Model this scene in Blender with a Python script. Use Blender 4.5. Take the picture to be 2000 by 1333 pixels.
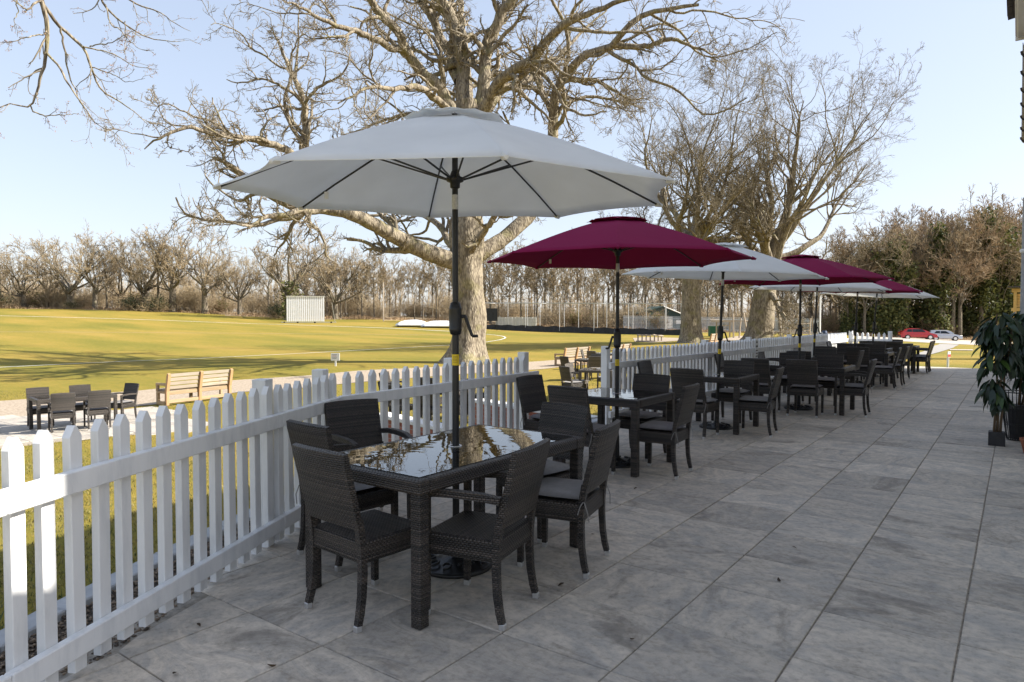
import bpy, bmesh, math, random
import numpy as np
from mathutils import Vector, Matrix
PI = math.pi
for o in list(bpy.data.objects):
    bpy.data.objects.remove(o)
SC = bpy.context.scene
COL = SC.collection

# ------------------------------------------------------------------ camera, sky, sun, exposure
FPX, CX, CY, EYE = 1334.0, 1000.0, 666.5, 1.56          # focal length and centre in photo pixels, eye height
PITCH = math.atan((CY - 620.0) / FPX)
YAW = math.radians(36.56)
cam = bpy.data.cameras.new('camera')
cam.sensor_width = 36.0
cam.lens = FPX / 2000.0 * 36.0
cam.clip_start = 0.05
cam.clip_end = 2000
camo = bpy.data.objects.new('camera', cam)
COL.objects.link(camo)
camo.location = (0, 0, EYE)
camo.rotation_euler = (PI / 2 - PITCH, 0, YAW)
SC.camera = camo

SUN_EL = math.radians(35.0)
SUN_AZ = math.atan2(0.596, 0.803)                        # direction towards the sun, measured from +X
w = bpy.data.worlds.new('World')
SC.world = w
w.use_nodes = True
wn = w.node_tree
wn.nodes.clear()
sky = wn.nodes.new('ShaderNodeTexSky')
sky.sky_type = 'NISHITA'
sky.sun_disc = False
sky.sun_elevation = SUN_EL
sky.sun_rotation = PI / 2 - SUN_AZ
sky.altitude = 50
sky.air_density = 1.0
sky.dust_density = 1.2
sky.ozone_density = 1.0
bg = wn.nodes.new('ShaderNodeBackground')
bg.inputs['Strength'].default_value = 0.112
wo = wn.nodes.new('ShaderNodeOutputWorld')
gm = wn.nodes.new('ShaderNodeGamma')                    # an even, thinly hazed sky: overhead nearly as bright as the horizon
gm.inputs['Gamma'].default_value = 0.42
gain = wn.nodes.new('ShaderNodeMix')
gain.data_type = 'RGBA'
gain.blend_type = 'MULTIPLY'
gain.inputs['Factor'].default_value = 1.0
gain.inputs['B'].default_value = (1.80, 1.82, 1.97, 1)
wn.links.new(sky.outputs[0], gm.inputs[0])
wn.links.new(gm.outputs[0], gain.inputs['A'])
wn.links.new(gain.outputs['Result'], bg.inputs[0])
wn.links.new(bg.outputs[0], wo.inputs[0])
sl = bpy.data.lights.new('sun', 'SUN')
sl.energy = 4.6
sl.angle = math.radians(0.5)
sl.color = (1.0, 0.94, 0.84)
so = bpy.data.objects.new('sun', sl)
COL.objects.link(so)
sdir = Vector((math.cos(SUN_AZ) * math.cos(SUN_EL), math.sin(SUN_AZ) * math.cos(SUN_EL), math.sin(SUN_EL)))
so.rotation_euler = (-sdir).to_track_quat('-Z', 'Y').to_euler()
so.location = (30, 20, 40)
vs = SC.view_settings
vs.view_transform = 'Standard'
vs.look = 'None'
vs.exposure = 1.34
vs.gamma = 1.0
vs.use_curve_mapping = False
try:
    SC.cycles.max_bounces = 8
    SC.cycles.transparent_max_bounces = 16
except Exception:
    pass

# ------------------------------------------------------------------ pixel <-> place helpers
FW = np.array([-math.sin(YAW) * math.cos(PITCH), math.cos(YAW) * math.cos(PITCH), -math.sin(PITCH)])
RT = np.array([math.cos(YAW), math.sin(YAW), 0.0])
UP = np.array([-math.sin(YAW) * math.sin(PITCH), math.cos(YAW) * math.sin(PITCH), math.cos(PITCH)])


def at(px, py, d):
    """the place that the photo shows at pixel (px, py), d metres into the picture"""
    r = FW + RT * (px - CX) / FPX + UP * (CY - py) / FPX
    return np.array([0, 0, EYE]) + r * d


def level(px, py, z):
    r = FW + RT * (px - CX) / FPX + UP * (CY - py) / FPX
    return np.array([0, 0, EYE]) + r * ((z - EYE) / r[2])


# ------------------------------------------------------------------ terrain height
_ctl = [(-5.2, 0, -.42), (-5.2, 3, -.45), (-5.3, 7, -.5), (-5.2, 12, -.42), (-7.5, 3, -.72), (-8, 8, -.78), (-8, 11, -.8),
        (-15, 5.4, -1.03), (-17, 9, -1.03), (-13, 3, -.98), (-11, 0, -.9), (-20, 0, -1.05), (-6, 18, -.32), (0, 25.6, -.03), (-4, 25.6, -.06), (5, 25.6, -.03),
        (-8, 25, -.5), (0, 0, -.5), (0, 12, -.4), (6, 10, -.2), (25, 0, -.3), (0, -30, -.6), (60, 50, -.9), (-60, -60, .2), (12, 30, -.05), (-12, 11, -.82)]
for px, py, d in [(330, 793, 19.7), (655, 715, 33), (905, 708, 36), (0, 718, 34), (500, 695, 43), (985, 660, 78), (600, 632, 107),
                  (0, 603, 120), (300, 608, 120), (600, 624, 118), (749, 625, 116), (1040, 645, 96), (1340, 655, 80), (1350, 670, 55),
                  (1483, 665, 55), (1790, 663, 90), (1836, 672, 60), (1850, 690, 38), (1115, 712, 36), (1150, 760, 22), (1600, 655, 85),
                  (1950, 672, 88), (1700, 672, 60), (-600, 600, 130)]:
    _ctl.append(tuple(at(px, py, d)))
_ctl = np.array(_ctl)


def _phi(r):
    return np.sqrt(r * r + 64.0)


_n = len(_ctl)
_A = _phi(np.linalg.norm(_ctl[:, None, :2] - _ctl[None, :, :2], axis=2)) - np.eye(_n) * 0.6
_M = np.zeros((_n + 1, _n + 1))
_M[:_n, :_n] = _A
_M[:_n, _n] = 1
_M[_n, :_n] = 1
_w = np.linalg.solve(_M, np.append(_ctl[:, 2], 0))


def ground(x, y):
    x = np.asarray(x, float)
    y = np.asarray(y, float)
    r = np.hypot(x, y) + 1e-9
    k = np.minimum(r, 170.0) / r
    x = x * k
    y = y * k
    d = np.sqrt((x[..., None] - _ctl[:, 0]) ** 2 + (y[..., None] - _ctl[:, 1]) ** 2)
    z = _phi(d) @ _w[:_n] + _w[_n]
    inside = (x > -4.95) & (x < 12) & (y < 25.3) & (y > -14)
    z = np.where(inside, np.minimum(z, -0.12), z)
    beyond = (y > 25.3) & (y < 34) & (x > -4.5)
    return np.where(beyond, np.minimum(z, -0.02), z)


def on(px, py, t0=6.0, t1=230.0):
    r = FW + RT * (px - CX) / FPX + UP * (CY - py) / FPX
    t = np.geomspace(t0, t1, 1200)
    p = np.array([0, 0, EYE])[None] + r[None] * t[:, None]
    g = ground(p[:, 0], p[:, 1])
    s = np.where(p[:, 2] < g)[0]
    i = s[0] if len(s) else len(t) - 1
    q = p[i]
    return np.array([q[0], q[1], g[i]])


def gz(x, y):
    return float(ground(np.array([x]), np.array([y]))[0])


# ------------------------------------------------------------------ node materials
def newmat(name):
    m = bpy.data.materials.new(name)
    m.use_nodes = True
    nt = m.node_tree
    b = nt.nodes['Principled BSDF']
    return m, nt, b, nt.nodes, nt.links


def ramp(N, stops):
    r = N.new('ShaderNodeValToRGB')
    e = r.color_ramp.elements
    while len(e) > 1:
        e.remove(e[-1])
    e[0].position = stops[0][0]
    e[0].color = (*stops[0][1], 1)
    for p, c in stops[1:]:
        q = e.new(p)
        q.color = (*c, 1)
    return r


def math_node(N, L, op, a, b=None):
    n = N.new('ShaderNodeMath')
    n.operation = op
    for i, v in enumerate((a, b)):
        if v is None:
            continue
        if hasattr(v, 'links') or hasattr(v, 'is_output'):
            L.new(v, n.inputs[i])
        else:
            n.inputs[i].default_value = v
    return n.outputs[0]


def speckle(name, c1, c2, scale=8.0, rough=.7, bump=.15, detail=6.0, c3=None, stretch=(1, 1, 1), metallic=0.0, dist=0.02, spec=.5, rnd=0.0):
    m, nt, b, N, L = newmat(name)
    tc = N.new('ShaderNodeTexCoord')
    mp = N.new('ShaderNodeMapping')
    mp.inputs['Scale'].default_value = stretch
    L.new(tc.outputs['Object'], mp.inputs[0])
    vec = mp.outputs[0]
    oi = N.new('ShaderNodeObjectInfo')
    if rnd:
        ad = N.new('ShaderNodeVectorMath')
        ad.operation = 'ADD'
        sc = N.new('ShaderNodeVectorMath')
        sc.operation = 'SCALE'
        sc.inputs[0].default_value = (37, 53, 71)
        L.new(oi.outputs['Random'], sc.inputs['Scale'])
        L.new(vec, ad.inputs[0])
        L.new(sc.outputs[0], ad.inputs[1])
        vec = ad.outputs[0]
    n = N.new('ShaderNodeTexNoise')
    n.inputs['Scale'].default_value = scale
    n.inputs['Detail'].default_value = detail
    n.inputs['Roughness'].default_value = .65
    L.new(vec, n.inputs['Vector'])
    stops = [(.3, c1), (.7, c2)] if c3 is None else [(.28, c1), (.52, c2), (.74, c3)]
    r = ramp(N, stops)
    L.new(n.outputs['Fac'], r.inputs[0])
    col = r.outputs[0]
    if rnd:
        hs = N.new('ShaderNodeHueSaturation')
        v = math_node(N, L, 'MULTIPLY_ADD', oi.outputs['Random'], rnd)
        v.node.inputs[2].default_value = 1 - rnd / 2
        L.new(v, hs.inputs['Value'])
        L.new(col, hs.inputs['Color'])
        col = hs.outputs[0]
    L.new(col, b.inputs['Base Color'])
    b.inputs['Roughness'].default_value = rough
    b.inputs['Metallic'].default_value = metallic
    b.inputs['Specular IOR Level'].default_value = spec
    if bump:
        bp = N.new('ShaderNodeBump')
        bp.inputs['Strength'].default_value = bump
        bp.inputs['Distance'].default_value = dist
        L.new(n.outputs['Fac'], bp.inputs['Height'])
        L.new(bp.outputs[0], b.inputs['Normal'])
    return m


def weave_mat(name, ca, cb, gap):
    """flat plastic rattan: staggered strands over UV metres"""
    m, nt, b, N, L = newmat(name)
    uv = N.new('ShaderNodeUVMap')
    sp = N.new('ShaderNodeSeparateXYZ')
    L.new(uv.outputs[0], sp.inputs[0])
    v = math_node(N, L, 'DIVIDE', sp.outputs['Y'], 0.0112)
    row = math_node(N, L, 'FLOOR', v)
    fv = math_node(N, L, 'FRACT', v)
    half = math_node(N, L, 'MULTIPLY', row, 0.5)
    u = math_node(N, L, 'DIVIDE', sp.outputs['X'], 0.0225)
    uo = math_node(N, L, 'ADD', u, half)
    fu = math_node(N, L, 'FRACT', uo)
    su = math_node(N, L, 'POWER', math_node(N, L, 'SINE', math_node(N, L, 'MULTIPLY', fu, PI)), 0.6)
    svv = math_node(N, L, 'POWER', math_node(N, L, 'SINE', math_node(N, L, 'MULTIPLY', fv, PI)), 0.5)
    h = math_node(N, L, 'MULTIPLY', su, svv)
    wn_ = N.new('ShaderNodeTexWhiteNoise')
    wn_.noise_dimensions = '1D'
    oi = N.new('ShaderNodeObjectInfo')
    L.new(math_node(N, L, 'ADD', row, math_node(N, L, 'MULTIPLY', oi.outputs['Random'], 91.0)), wn_.inputs['W'])
    no = N.new('ShaderNodeTexNoise')
    no.inputs['Scale'].default_value = 40
    L.new(uv.outputs[0], no.inputs['Vector'])
    mixv = math_node(N, L, 'MULTIPLY', wn_.outputs['Value'], no.outputs['Fac'])
    r = ramp(N, [(.05, ca), (.6, cb)])
    L.new(mixv, r.inputs[0])
    mx = N.new('ShaderNodeMix')
    mx.data_type = 'RGBA'
    hh = N.new('ShaderNodeMapRange')
    hh.inputs[1].default_value = .15
    hh.inputs[2].default_value = .5
    L.new(h, hh.inputs[0])
    L.new(hh.outputs[0], mx.inputs['Factor'])
    mx.inputs['A'].default_value = (*gap, 1)
    L.new(r.outputs[0], mx.inputs['B'])
    L.new(mx.outputs['Result'], b.inputs['Base Color'])
    b.inputs['Roughness'].default_value = .38
    b.inputs['Specular IOR Level'].default_value = .5
    bp = N.new('ShaderNodeBump')
    bp.inputs['Strength'].default_value = .9
    bp.inputs['Distance'].default_value = .007
    L.new(h, bp.inputs['Height'])
    L.new(bp.outputs[0], b.inputs['Normal'])
    return m


def paving_mat(name, warm=(0.53, 0.465, 0.385), cool=(0.375, 0.345, 0.305), dark=(0.19, 0.165, 0.135), rough=.68):
    m, nt, b, N, L = newmat(name)
    tc = N.new('ShaderNodeTexCoord')
    oi = N.new('ShaderNodeObjectInfo')
    sc = N.new('ShaderNodeVectorMath')
    sc.operation = 'SCALE'
    sc.inputs[0].default_value = (17, 29, 13)
    L.new(oi.outputs['Random'], sc.inputs['Scale'])
    ad = N.new('ShaderNodeVectorMath')
    ad.operation = 'ADD'
    L.new(tc.outputs['Object'], ad.inputs[0])
    L.new(sc.outputs[0], ad.inputs[1])
    mp = N.new('ShaderNodeMapping')
    mp.inputs['Scale'].default_value = (1.6, 3.0, 1)
    mp.inputs['Rotation'].default_value = (0, 0, .5)
    L.new(ad.outputs[0], mp.inputs[0])
    n1 = N.new('ShaderNodeTexNoise')                         # riven drift along the slab
    n1.inputs['Scale'].default_value = 1.6
    n1.inputs['Detail'].default_value = 9
    n1.inputs['Roughness'].default_value = .62
    n1.inputs['Distortion'].default_value = 1.7
    L.new(mp.outputs[0], n1.inputs['Vector'])
    n2 = N.new('ShaderNodeTexNoise')
    n2.inputs['Scale'].default_value = 26
    n2.inputs['Detail'].default_value = 8
    n2.inputs['Roughness'].default_value = .7
    L.new(ad.outputs[0], n2.inputs['Vector'])
    r = ramp(N, [(.36, cool), (.47, tuple((a + c) / 2 for a, c in zip(cool, warm))), (.56, warm), (.68, tuple(x * 1.12 for x in warm))])
    L.new(n1.outputs['Fac'], r.inputs[0])
    n3 = N.new('ShaderNodeTexNoise')                         # worn dark stains
    n3.inputs['Scale'].default_value = 1.3
    n3.inputs['Detail'].default_value = 10
    n3.inputs['Roughness'].default_value = .7
    n3.inputs['Distortion'].default_value = .6
    mp3 = N.new('ShaderNodeMapping')
    mp3.inputs['Scale'].default_value = (1.0, 2.0, 1)
    L.new(ad.outputs[0], mp3.inputs[0])
    L.new(mp3.outputs[0], n3.inputs['Vector'])
    s = ramp(N, [(.54, (0, 0, 0)), (.66, (1, 1, 1))])
    L.new(n3.outputs['Fac'], s.inputs[0])
    mx = N.new('ShaderNodeMix')
    mx.data_type = 'RGBA'
    L.new(math_node(N, L, 'MULTIPLY', s.outputs[0], .7), mx.inputs['Factor'])
    L.new(r.outputs[0], mx.inputs['A'])
    mx.inputs['B'].default_value = (*dark, 1)
    g = N.new('ShaderNodeMix')
    g.data_type = 'RGBA'
    g.blend_type = 'MULTIPLY'
    g.inputs['Factor'].default_value = .55
    L.new(mx.outputs['Result'], g.inputs['A'])
    rg = ramp(N, [(.32, (.48, .47, .45)), (.52, (1.0, 1.0, 1.0)), (.72, (1.22, 1.21, 1.2))])
    L.new(n2.outputs['Fac'], rg.inputs[0])
    L.new(rg.outputs[0], g.inputs['B'])
    hs = N.new('ShaderNodeHueSaturation')
    v = math_node(N, L, 'MULTIPLY_ADD', oi.outputs['Random'], .30)
    v.node.inputs[2].default_value = .87
    L.new(v, hs.inputs['Value'])
    L.new(g.outputs['Result'], hs.inputs['Color'])
    L.new(hs.outputs[0], b.inputs['Base Color'])
    b.inputs['Roughness'].default_value = rough
    rr = ramp(N, [(.3, (rough - .06,) * 3), (.7, (rough + .15,) * 3)])
    L.new(n1.outputs['Fac'], rr.inputs[0])
    L.new(rr.outputs[0], b.inputs['Roughness'])
    bp = N.new('ShaderNodeBump')
    bp.inputs['Strength'].default_value = .8
    bp.inputs['Distance'].default_value = .014
    L.new(n1.outputs['Fac'], bp.inputs['Height'])
    bp2 = N.new('ShaderNodeBump')
    bp2.inputs['Strength'].default_value = .25
    bp2.inputs['Distance'].default_value = .003
    L.new(n2.outputs['Fac'], bp2.inputs['Height'])
    L.new(bp.outputs[0], bp2.inputs['Normal'])
    L.new(bp2.outputs[0], b.inputs['Normal'])
    return m


def grass_mat(name):
    m, nt, b, N, L = newmat(name)
    tc = N.new('ShaderNodeTexCoord')
    mp = N.new('ShaderNodeMapping')
    mp.inputs['Rotation'].default_value = (0, 0, -YAW)
    mp.inputs['Scale'].default_value = (.55, 1.6, 1)
    L.new(tc.outputs['Object'], mp.inputs[0])
    n1 = N.new('ShaderNodeTexNoise')
    n1.inputs['Scale'].default_value = .11
    n1.inputs['Detail'].default_value = 5
    L.new(mp.outputs[0], n1.inputs['Vector'])
    n2 = N.new('ShaderNodeTexNoise')
    n2.inputs['Scale'].default_value = 2.6
    n2.inputs['Detail'].default_value = 9
    n2.inputs['Roughness'].default_value = .75
    L.new(mp.outputs[0], n2.inputs['Vector'])
    n3 = N.new('ShaderNodeTexNoise')
    n3.inputs['Scale'].default_value = 14
    n3.inputs['Detail'].default_value = 8
    n3.inputs['Roughness'].default_value = .75
    L.new(mp.outputs[0], n3.inputs['Vector'])
    mixf = math_node(N, L, 'ADD', math_node(N, L, 'MULTIPLY', n1.outputs['Fac'], .50),
                     math_node(N, L, 'ADD', math_node(N, L, 'MULTIPLY', n2.outputs['Fac'], .32), math_node(N, L, 'MULTIPLY', n3.outputs['Fac'], .26)))
    r = ramp(N, [(.36, (.115, .122, .019)), (.50, (.205, .172, .028)), (.60, (.285, .205, .040)), (.74, (.35, .24, .075))])
    L.new(mixf, r.inputs[0])
    L.new(r.outputs[0], b.inputs['Base Color'])
    b.inputs['Roughness'].default_value = .9
    b.inputs['Specular IOR Level'].default_value = .15
    bp = N.new('ShaderNodeBump')
    bp.inputs['Strength'].default_value = .6
    bp.inputs['Distance'].default_value = .05
    L.new(math_node(N, L, 'ADD', n2.outputs['Fac'], n3.outputs['Fac']), bp.inputs['Height'])
    L.new(bp.outputs[0], b.inputs['Normal'])
    return m


def bark_mat(name, c1, c2, moss, twiggy=False):
    m, nt, b, N, L = newmat(name)
    tc = N.new('ShaderNodeTexCoord')
    mp = N.new('ShaderNodeMapping')
    mp.inputs['Scale'].default_value = (1, 1, .32)
    L.new(tc.outputs['Object'], mp.inputs[0])
    vo = N.new('ShaderNodeTexVoronoi')
    vo.inputs['Scale'].default_value = 15
    n0 = N.new('ShaderNodeTexNoise')
    n0.inputs['Scale'].default_value = 5
    n0.inputs['Detail'].default_value = 8
    L.new(mp.outputs[0], n0.inputs['Vector'])
    mxv = N.new('ShaderNodeMix')
    mxv.data_type = 'VECTOR'
    mxv.inputs['Factor'].default_value = .12
    L.new(mp.outputs[0], mxv.inputs['A'])
    L.new(n0.outputs['Color'], mxv.inputs['B'])
    L.new(mxv.outputs['Result'], vo.inputs['Vector'])
    r = ramp(N, [(.25, c1), (.65, c2)])
    hsum = math_node(N, L, 'ADD', math_node(N, L, 'MULTIPLY', vo.outputs['Distance'], -.6), n0.outputs['Fac'])
    L.new(math_node(N, L, 'ADD', hsum, .25), r.inputs[0])
    n1 = N.new('ShaderNodeTexNoise')
    n1.inputs['Scale'].default_value = 1.4
    n1.inputs['Detail'].default_value = 9
    L.new(tc.outputs['Object'], n1.inputs['Vector'])
    s = ramp(N, [(.53, (0, 0, 0)), (.64, (1, 1, 1))])
    L.new(n1.outputs['Fac'], s.inputs[0])
    mx = N.new('ShaderNodeMix')
    mx.data_type = 'RGBA'
    L.new(math_node(N, L, 'MULTIPLY', s.outputs[0], .42), mx.inputs['Factor'])
    L.new(r.outputs[0], mx.inputs['A'])
    mx.inputs['B'].default_value = (*moss, 1)
    L.new(mx.outputs['Result'], b.inputs['Base Color'])
    b.inputs['Roughness'].default_value = .9
    b.inputs['Specular IOR Level'].default_value = .2
    bp = N.new('ShaderNodeBump')
    bp.inputs['Strength'].default_value = .9
    bp.inputs['Distance'].default_value = .06
    L.new(hsum, bp.inputs['Height'])
    L.new(bp.outputs[0], b.inputs['Normal'])
    return m


def glass_top(name):
    m, nt, b, N, L = newmat(name)
    N.remove(b)
    out = [n for n in N if n.type == 'OUTPUT_MATERIAL'][0]
    tr = N.new('ShaderNodeBsdfTransparent')
    tr.inputs[0].default_value = (.60, .66, .64, 1)
    gl = N.new('ShaderNodeBsdfGlossy')
    gl.inputs['Roughness'].default_value = .012
    gl.inputs[0].default_value = (1, 1, 1, 1)
    fr = N.new('ShaderNodeFresnel')
    fr.inputs[0].default_value = 2.5
    tc = N.new('ShaderNodeTexCoord')
    n = N.new('ShaderNodeTexNoise')
    n.inputs['Scale'].default_value = 9
    n.inputs['Detail'].default_value = 1
    L.new(tc.outputs['Object'], n.inputs['Vector'])
    bp = N.new('ShaderNodeBump')
    bp.inputs['Strength'].default_value = .05
    bp.inputs['Distance'].default_value = .01
    L.new(n.outputs['Fac'], bp.inputs['Height'])
    L.new(bp.outputs[0], gl.inputs['Normal'])
    mx = N.new('ShaderNodeMixShader')
    L.new(fr.outputs[0], mx.inputs[0])
    L.new(tr.outputs[0], mx.inputs[1])
    L.new(gl.outputs[0], mx.inputs[2])
    L.new(mx.outputs[0], out.inputs[0])
    return m


def fabric_mat(name, c, trans=.25):
    m, nt, b, N, L = newmat(name)
    out = [n for n in N if n.type == 'OUTPUT_MATERIAL'][0]
    tc = N.new('ShaderNodeTexCoord')
    n = N.new('ShaderNodeTexNoise')
    n.inputs['Scale'].default_value = 3
    n.inputs['Detail'].default_value = 5
    L.new(tc.outputs['Object'], n.inputs['Vector'])
    r = ramp(N, [(.3, tuple(x * .93 for x in c)), (.7, c)])
    L.new(n.outputs['Fac'], r.inputs[0])
    L.new(r.outputs[0], b.inputs['Base Color'])
    b.inputs['Roughness'].default_value = .85
    b.inputs['Specular IOR Level'].default_value = .2
    wv = N.new('ShaderNodeTexNoise')
    wv.inputs['Scale'].default_value = 7
    wv.inputs['Detail'].default_value = 2
    L.new(tc.outputs['Object'], wv.inputs['Vector'])
    bp = N.new('ShaderNodeBump')
    bp.inputs['Strength'].default_value = .25
    bp.inputs['Distance'].default_value = .01
    L.new(wv.outputs['Fac'], bp.inputs['Height'])
    L.new(bp.outputs[0], b.inputs['Normal'])
    tl = N.new('ShaderNodeBsdfTranslucent')
    L.new(r.outputs[0], tl.inputs[0])
    mx = N.new('ShaderNodeMixShader')
    mx.inputs[0].default_value = trans
    L.new(b.outputs[0], mx.inputs[1])
    L.new(tl.outputs[0], mx.inputs[2])
    L.new(mx.outputs[0], out.inputs[0])
    return m


def leaf_mat(name, c1, c2, rough=.5, trans=.3):
    m, nt, b, N, L = newmat(name)
    out = [n for n in N if n.type == 'OUTPUT_MATERIAL'][0]
    tc = N.new('ShaderNodeTexCoord')
    oi = N.new('ShaderNodeObjectInfo')
    ge = N.new('ShaderNodeNewGeometry')
    r = ramp(N, [(0, c1), (1, c2)])
    f = math_node(N, L, 'FRACT', math_node(N, L, 'ADD', ge.outputs['Random Per Island'], oi.outputs['Random']))
    L.new(f, r.inputs[0])
    L.new(r.outputs[0], b.inputs['Base Color'])
    b.inputs['Roughness'].default_value = rough
    tl = N.new('ShaderNodeBsdfTranslucent')
    L.new(r.outputs[0], tl.inputs[0])
    mx = N.new('ShaderNodeMixShader')
    mx.inputs[0].default_value = trans
    L.new(b.outputs[0], mx.inputs[1])
    L.new(tl.outputs[0], mx.inputs[2])
    L.new(mx.outputs[0], out.inputs[0])
    return m


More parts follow.
